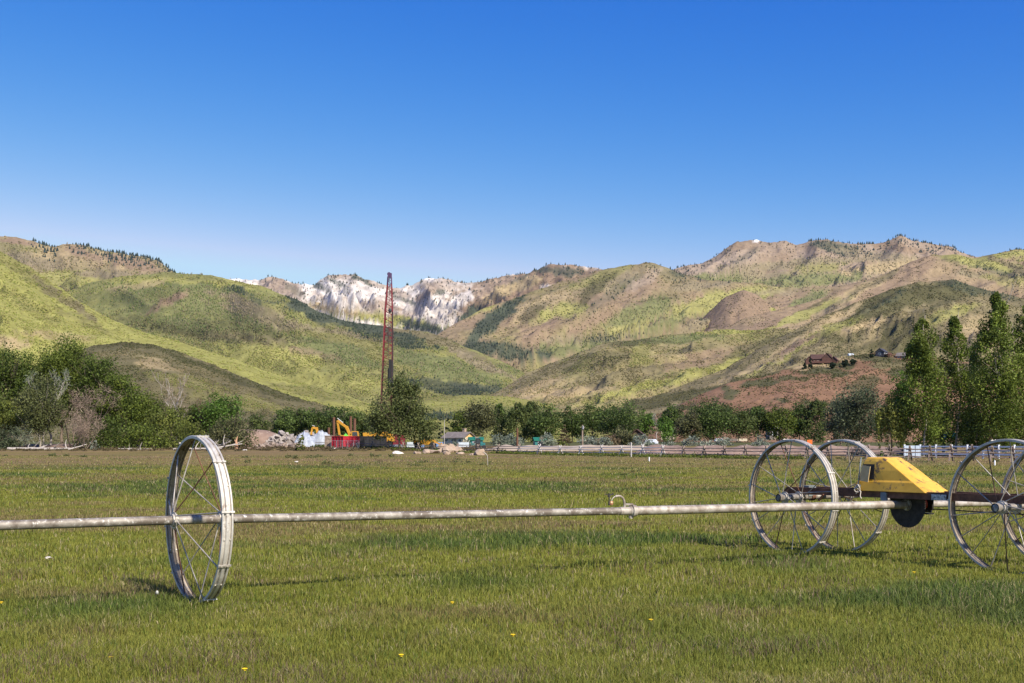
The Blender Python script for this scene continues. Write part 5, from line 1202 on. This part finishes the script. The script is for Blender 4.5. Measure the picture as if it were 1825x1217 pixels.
# cars and trailers on the far road
def car(px, Y, rz, mat, label, pick=False):
    root = empty('parked_car', (xat(px, Y), Y, .0), rz); tag(root, label, 'car')
    pr = [(-2.2,0,.35),(2.2,0,.35),(2.25,0,.75),(1.5,0,.92),(-2.2,0,.95)]
    m = MB(); m.prism(pr, (0,-.88,0), (0,.88,0)); m.build('body', mat, root, bevel=.06)
    gh = [(-1.0,0,.92),(1.1,0,.92),(.45,0,1.5),(-.8,0,1.5)] if pick else [(-2.0,0,.92),(1.1,0,.92),(.4,0,1.5),(-1.6,0,1.5)]
    m = MB(); m.prism(gh, (0,-.76,0), (0,.76,0)); c = m.build('cabin', mat, root, bevel=.05)
    m = MB(); g = [(gh[0][0]+.25,0,1.0),(gh[1][0]-.3,0,1.0),(gh[2][0]-.08,0,1.42),(gh[3][0]+.12,0,1.42)]; m.prism(g, (0,-.79,0), (0,-.765,0)); m.build('window', M_GLASS, c)
    for x in (-1.35, 1.4):
        for s in (-1, 1): m = MB(); m.tube([(x,s*.8-.12,.34),(x,s*.8+.12,.34)], .34, 14); m.build('wheel', M_BLACK, root)
    return root
M_CARW = mat_noise('white car paint', (.68,.72,.8), (.74,.78,.85), 1, rough=.3, spec=.5)
car(1157, 290, R(160), M_CARW, 'white car nosing out behind the fence in front of the largest silver bush')
car(1284, 420, R(5), M_CARW, 'white car parked on the far road below a silver bush')
tr_ = empty('box_trailer', (xat(1315, 420), 420, 0)); tag(tr_, 'low pale box trailer on the far road right of the parked white car', 'trailer')
m = MB(); m.box((-1.8,0,.95), (2.9,2,.9)); m.build('side_panel', M_GREYRF, tr_); m = MB(); m.box((1.5,0,.97), (3.6,2.02,.94)); m.build('side_panel', M_CREAM, tr_)
for x in (-.6,.6): m = MB(); m.tube([(x,-1.05,.3),(x,-.85,.3)], .3, 12); m.build('wheel', M_BLACK, tr_)
# dirt banks behind the fence (part of the terrain)
def bank(name, px0, px1, Y, h, mat, kind='structure', d=10):
    n = 90; u = np.linspace(px0, px1, n); rows = []
    for t in np.linspace(0, 1, 9):
        yy = Y + (t - .5) * d; z = h * np.sin(math.pi * t) ** .8 * np.clip(np.minimum((u - px0), (px1 - u)) / 40, 0, 1) * (.6 + .7 * fbm(u / 25, u * 0 + t * 3, 331, 3)) - .03 + gzf(yy)
        rows.append(np.stack([(u - CX) / F * yy, np.full(n, yy), z], 1))
    P = np.concatenate(rows); idx = np.arange(9 * n).reshape(9, n); Fa = np.stack([idx[:-1,:-1], idx[:-1,1:], idx[1:,1:], idx[1:,:-1]], -1).reshape(-1, 4)
    o = np_mesh(name, P, Fa, mat, smooth_=True); tag(o, kind=kind); return o
bank('dirt_bank', 1120, 1640, 168, 1.25, M_DIRT)
bank('dirt_bank', 860, 1180, 200, .9, mat_noise('tan dirt', (.30,.235,.17), (.42,.34,.26), .4, rough=1, bump=.3))
bank('dirt_bank', -120, 470, 215, .7, M_DIRT, d=14)
# poles and stakes
def pole(px, Y, top, r, mat, label, arm=False, cat='pole'):
    root = empty('utility_pole', (xat(px, Y), Y, 0)); tag(root, label, cat)
    h = zat(top, Y) - float(gzf(Y)); m = MB(); m.tube([(0,0,-.2),(0,0,h)], [r*1.1, r*.85], 10); m.build('shaft', mat, root)
    if arm:
        m = MB(); m.beam((-.5,0,h-.5), (.5,0,h-.5), .1, .12); m.build('crossarm', mat, root)
        m = MB(); m.tube([(.12,-.2,h-.9),(.12,-.2,h-.2)], .18, 10); m.build('transformer', M_CHAIN, root)
pole(922, 235, 763, .22, M_RUST, 'plain brown pole standing among the silver bushes')
pole(1038, 228, 757, .17, M_RAIL, 'dead grey utility pole with a small transformer near its top', arm=True)
pole(792, 300, 748, .10, M_DEAD, 'thin pale pole between the big willow and the yellow gabled house')
for px, Y, top, lab, mt in [(1125, 135, 788, 'thin wooden stake rising above the bleached part of the rail fence', M_BLEACH)]:
    m = MB(); m.tube([(0,0,-.1),(0,0,zat(top, Y))], .07, 8); tag(m.build('fence_stake', mt, loc=(xat(px, Y), Y, 0)), lab, 'stake')
for px, top, bot, r, lab in [(1157, 815, 822, .05, 'short white marker peg in the grass before the fence, mid field'), (1773, 821, 830, .055, 'short white marker peg in the grass seen through the right hand wheel')]:
    Y = 3700 / (bot - HY); m = MB(); m.tube([(0,0,-.05),(0,0,zat(top, Y)),(0,0,zat(top, Y)+.03)], [r, r, r*.5], 8)
    tag(m.build('marker_peg', M_WHITE, loc=(xat(px, Y), Y, 0)), lab, 'marker', 'white marker pegs')
Y = 83.; st = [Vector((xat(p, Y) - xat(869.5, Y), 0, zat(q, Y))) for p, q in ((869.5, 833), (869, 822), (868.5, 812), (866, 809), (861, 805))]
m = MB(); m.tube(st, [.025, .025, .03, .035, .03], 6); tag(m.build('bent_stick', M_DEAD, loc=(xat(869.5, Y), Y, 0)), 'thin pale bent stick standing in the field before the tan boulders', 'stick')
# barricade light, teal play frame
m = MB(); m.box((0,0,.9), (.7,.1,.6)); m.box((-.25,0,.3), (.06,.06,.7)); m.box((.25,0,.3), (.06,.06,.7)); tag(m.build('road_sign', mat_noise('safety orange', (.75,.12,.02), (.85,.18,.04), 3, rough=.5), loc=(xat(1443, 160), 160, .9)), 'small bright orange sign board on the dirt bank behind the first mover wheel', 'sign')
m = MB(); m.prism([(-.9,0,2.3),(.9,0,2.3),(.6,0,3.0),(0,0,2.8),(-.6,0,3.1)], (0,-.5,0), (0,.5,0)); m.box((-.8,0,1.15), (.1,.1,2.4)); m.box((.8,0,1.15), (.1,.1,2.4)); tag(m.build('play_frame', mat_noise('teal canvas', (.03,.16,.18), (.05,.24,.26), 2, rough=.7), loc=(xat(1694, 150), 150, 0)), 'teal canopy frame between the poplar trunks', 'canopy')
# dead logs below the grove
def log(px, Y, L, r, rz, label, lift=.0, nb=2, seed=0):
    rr = random.Random(seed); m = MB(); pts = [Vector((-L/2 + L*i/6, rr.uniform(-.1,.1)*L*.25, r*.8 + lift*i/6 + rr.uniform(-.05,.05))) for i in range(7)]
    m.tube(pts, [r*(1 - .09*i) for i in range(7)], 8)
    for k in range(nb):
        q = pts[rr.randint(2, 5)]; d = Vector((rr.uniform(-.6,1), rr.uniform(-.8,.8), rr.uniform(.2,.9))).normalized(); m.tube([q, q + d*L*.18, q + (d + Vector((.2,.1,.15)))*L*.32], [r*.5, r*.36, r*.15], 6)
    o = m.build('dead_log', M_DEAD, loc=(xat(px, Y), Y, 0)); o.rotation_euler.z = rz; tag(o, label, 'log', 'dead logs at the field edge'); return o
for k, a in enumerate([(42, 200, 5.5, .26, .06, 'long white log at the picture edge below the pale double trunk'),(66, 199, 3.4, .28, -.1, 'thick short log right at the foot of the pale double trunk'),(103, 199, 4.6, .27, .05, 'grey log right of the pale double trunk, nearest the sagebrush'),
   (138, 198, 3.0, .15, .5, 'thin upturned branch right of the sagebrush'),(226, 202, 3.0, .15, .1, 'small pale log below the mid green shrub'),(250, 200, 4.4, .12, -.15, 'thin fallen branch left of the large wheel'),
   (338, 198, 5.6, .22, .1, 'long bleached log seen through the large wheel'),(372, 199, 4.8, .24, -.12, 'bleached log just right of the large wheel top'),(400, 200, 6.2, .22, .22, 'longest bleached branch reaching right out of the dead branch heap'),(384, 202, 4.6, .18, -.5, 'steep dead branch on top of the dead branch heap')]):
    log(a[0], a[1], a[2], a[3], a[4], a[5], lift=.9 if 'upturned' in a[5] or 'steep' in a[5] or 'longest' in a[5] else .1, nb=4 if k > 5 else 2, seed=k + 40)
m = MB(); m.tube([(0,0,-.1),(.08,0,.9),(-.05,.05,1.6),(.25,0,2.4)], [.32,.26,.2,.08], 9); m.tube([(-.02,0,1.2),(-.3,0,1.8)], [.15,.06], 7)
tag(m.build('tree_stump', mat_noise('orange heart wood', (.35,.19,.11), (.5,.3,.19), 2, rough=.95), loc=(xat(421, 201), 201, 0)), 'splintered orange brown stump behind the bleached branches', 'stump')

# ================================================================= small growth in the field
def tufts(name, spots, pal, N, rg, hmin, hmax, mat):
    Vs = []; Fs = []; Cs = []; n0 = 0
    for (x, y, r, h) in spots:
        n = N; a = rg.random(n) * 6.283; q = np.sqrt(rg.random(n)) * r; P = np.stack([x + q*np.cos(a), y + q*np.sin(a), np.abs(rg.normal(size=n)) * h * .55 + gzf(y)], 1)
        V, Fa, C = leaf_quads(P, max(.05, y * .0011), np.array(PAL[pal])[rg.integers(0, 3, n)] * (.6 + .7 * rg.random((n, 1))), rg)
        Vs.append(V); Fs.append(Fa + n0); Cs.append(C); n0 += len(V)
    o = np_mesh(name, np.concatenate(Vs), np.concatenate(Fs), mat, np.concatenate(Cs)); tag(o, kind='stuff'); return o
rg = np.random.default_rng(77); sp_ = []
for i in range(190):
    py = 812 + 40 * rg.random() ** 1.6; Y = 3700 / (py - HY); px = rg.uniform(-60, 1880); 
    if fbm(px / 160, py / 9, 401, 2) < .47: continue
    sp_.append((xat(px, Y), Y, rg.uniform(.25, .7), rg.uniform(.12, .35)))
tufts('weeds', sp_, 'grey', 60, rg, .1, .3, M_LEAF)
sp_ = []
for i in range(420):
    px = rg.uniform(880, 1420) if rg.random() < .7 else rg.uniform(430, 860); p = fence_pt(px); sp_.append((p.x + rg.normal() * .8, p.y - 1.3 + rg.normal() * .6, rg.uniform(.3, .9), rg.uniform(.15, .45)))
tufts('fence_weeds', sp_, 'mid', 40, rg, .1, .3, M_LEAF)
sp_ = []
for i in range(500):
    px = rg.uniform(-80, 900); Y = rg.uniform(192, 214); sp_.append((xat(px, Y), Y, rg.uniform(.3, 1.0), rg.uniform(.1, .4)))
tufts('bank_weeds', sp_, 'rust', 34, rg, .1, .3, M_LEAF)
# pale stones and seed heads lying about
rg = np.random.default_rng(78)
for k, (px, py, r, lab) in enumerate([(88, 998, .05, 'small white stone in the grass left of the large wheel'), (437, 806, .35, 'white stone on the bare strip right of the large wheel'), (596, 802, .35, 'white slab lying before the crimson container'), (528, 824, .15, 'pale stone in the dry field below the sapling')]):
    Y = 3700 / (py - HY); Y = min(Y, 205); o = rock_mesh('field_stone', r * 1.2, 60 + k, M_ROCKW, .4); o.location = (xat(px, Y), Y, .02); tag(o, lab, 'stone')
M_DAND = mat_noise('dandelion yellow', (.75,.5,.01), (.85,.62,.02), 20, rough=.6); M_STEM = mat_noise('stem green', (.08,.13,.03), (.12,.17,.04), 20, rough=.8)
M_PUFF = mat_noise('dandelion fluff', (.38,.38,.35), (.5,.5,.47), 30, rough=1)
for k, (px, py, lab, mt) in enumerate([(197, 1172, 'yellow dandelion bottom left below the large wheel', M_DAND), (436, 1193, 'yellow dandelion at the bottom edge right of the large wheel', M_DAND), (914, 1132, 'yellow dandelion low in the middle of the field', M_DAND), (715, 1168, 'yellow dandelion left of the middle bottom edge', M_DAND), (1629, 1020, 'yellow dandelion below the yellow hood', M_DAND), (280, 1056, 'white dandelion seed head at the foot of the large wheel', M_PUFF), (2, 1074, 'yellow dandelion at the left picture edge', M_DAND), (1160, 1105, 'yellow dandelion right of the middle, alone in the grass', M_DAND), (806, 1074, 'yellow dandelion beyond the others, right of the large wheel and below the pipe', M_DAND)]):
    Y = 3700 / (py + 14 - HY); r = empty('dandelion', (xat(px, Y), Y, 0)); tag(r, lab, 'flower', 'dandelions in the grass')
    h = zat(py, Y); m = MB(); m.tube([(0,0,-.02),(.005,0,h)], .003, 5); m.build('stem', M_STEM, r)
    m = MB()
    if mt is M_DAND:
        for q in range(14):
            a = q * .449; m.beam((0,0,h), (math.cos(a)*.022, math.sin(a)*.022, h + .008), .008, .003)
        m.tube([(0,0,h-.008),(0,0,h+.004)], .012, 8)
    else:
        m.tube([(0,0,h-.024),(0,0,h-.02),(0,0,h-.01),(0,0,h),(0,0,h+.01),(0,0,h+.02),(0,0,h+.024)], [.003,.010,.016,.018,.016,.010,.003], 10)
    m.build('flower_head', mt, r)

# set everything that stands beyond the pasture on the slightly higher ground there
for o in list(bpy.data.objects):
    if o.parent is None and o.type in ('MESH', 'EMPTY') and o.get('category') and o.location.y > 172 and o.location.y < 460 and o.location.z < 1.3 and o.name.split('.')[0] not in ('lattice_crane',):
        if not any(c.name.startswith('trunk') for c in o.children): o.location.z += float(gzf(o.location.y))
    elif o.parent is None and o.get('kind') == 'stuff' and o.name.startswith('rubble'): o.location.z += float(gzf(o.location.y))
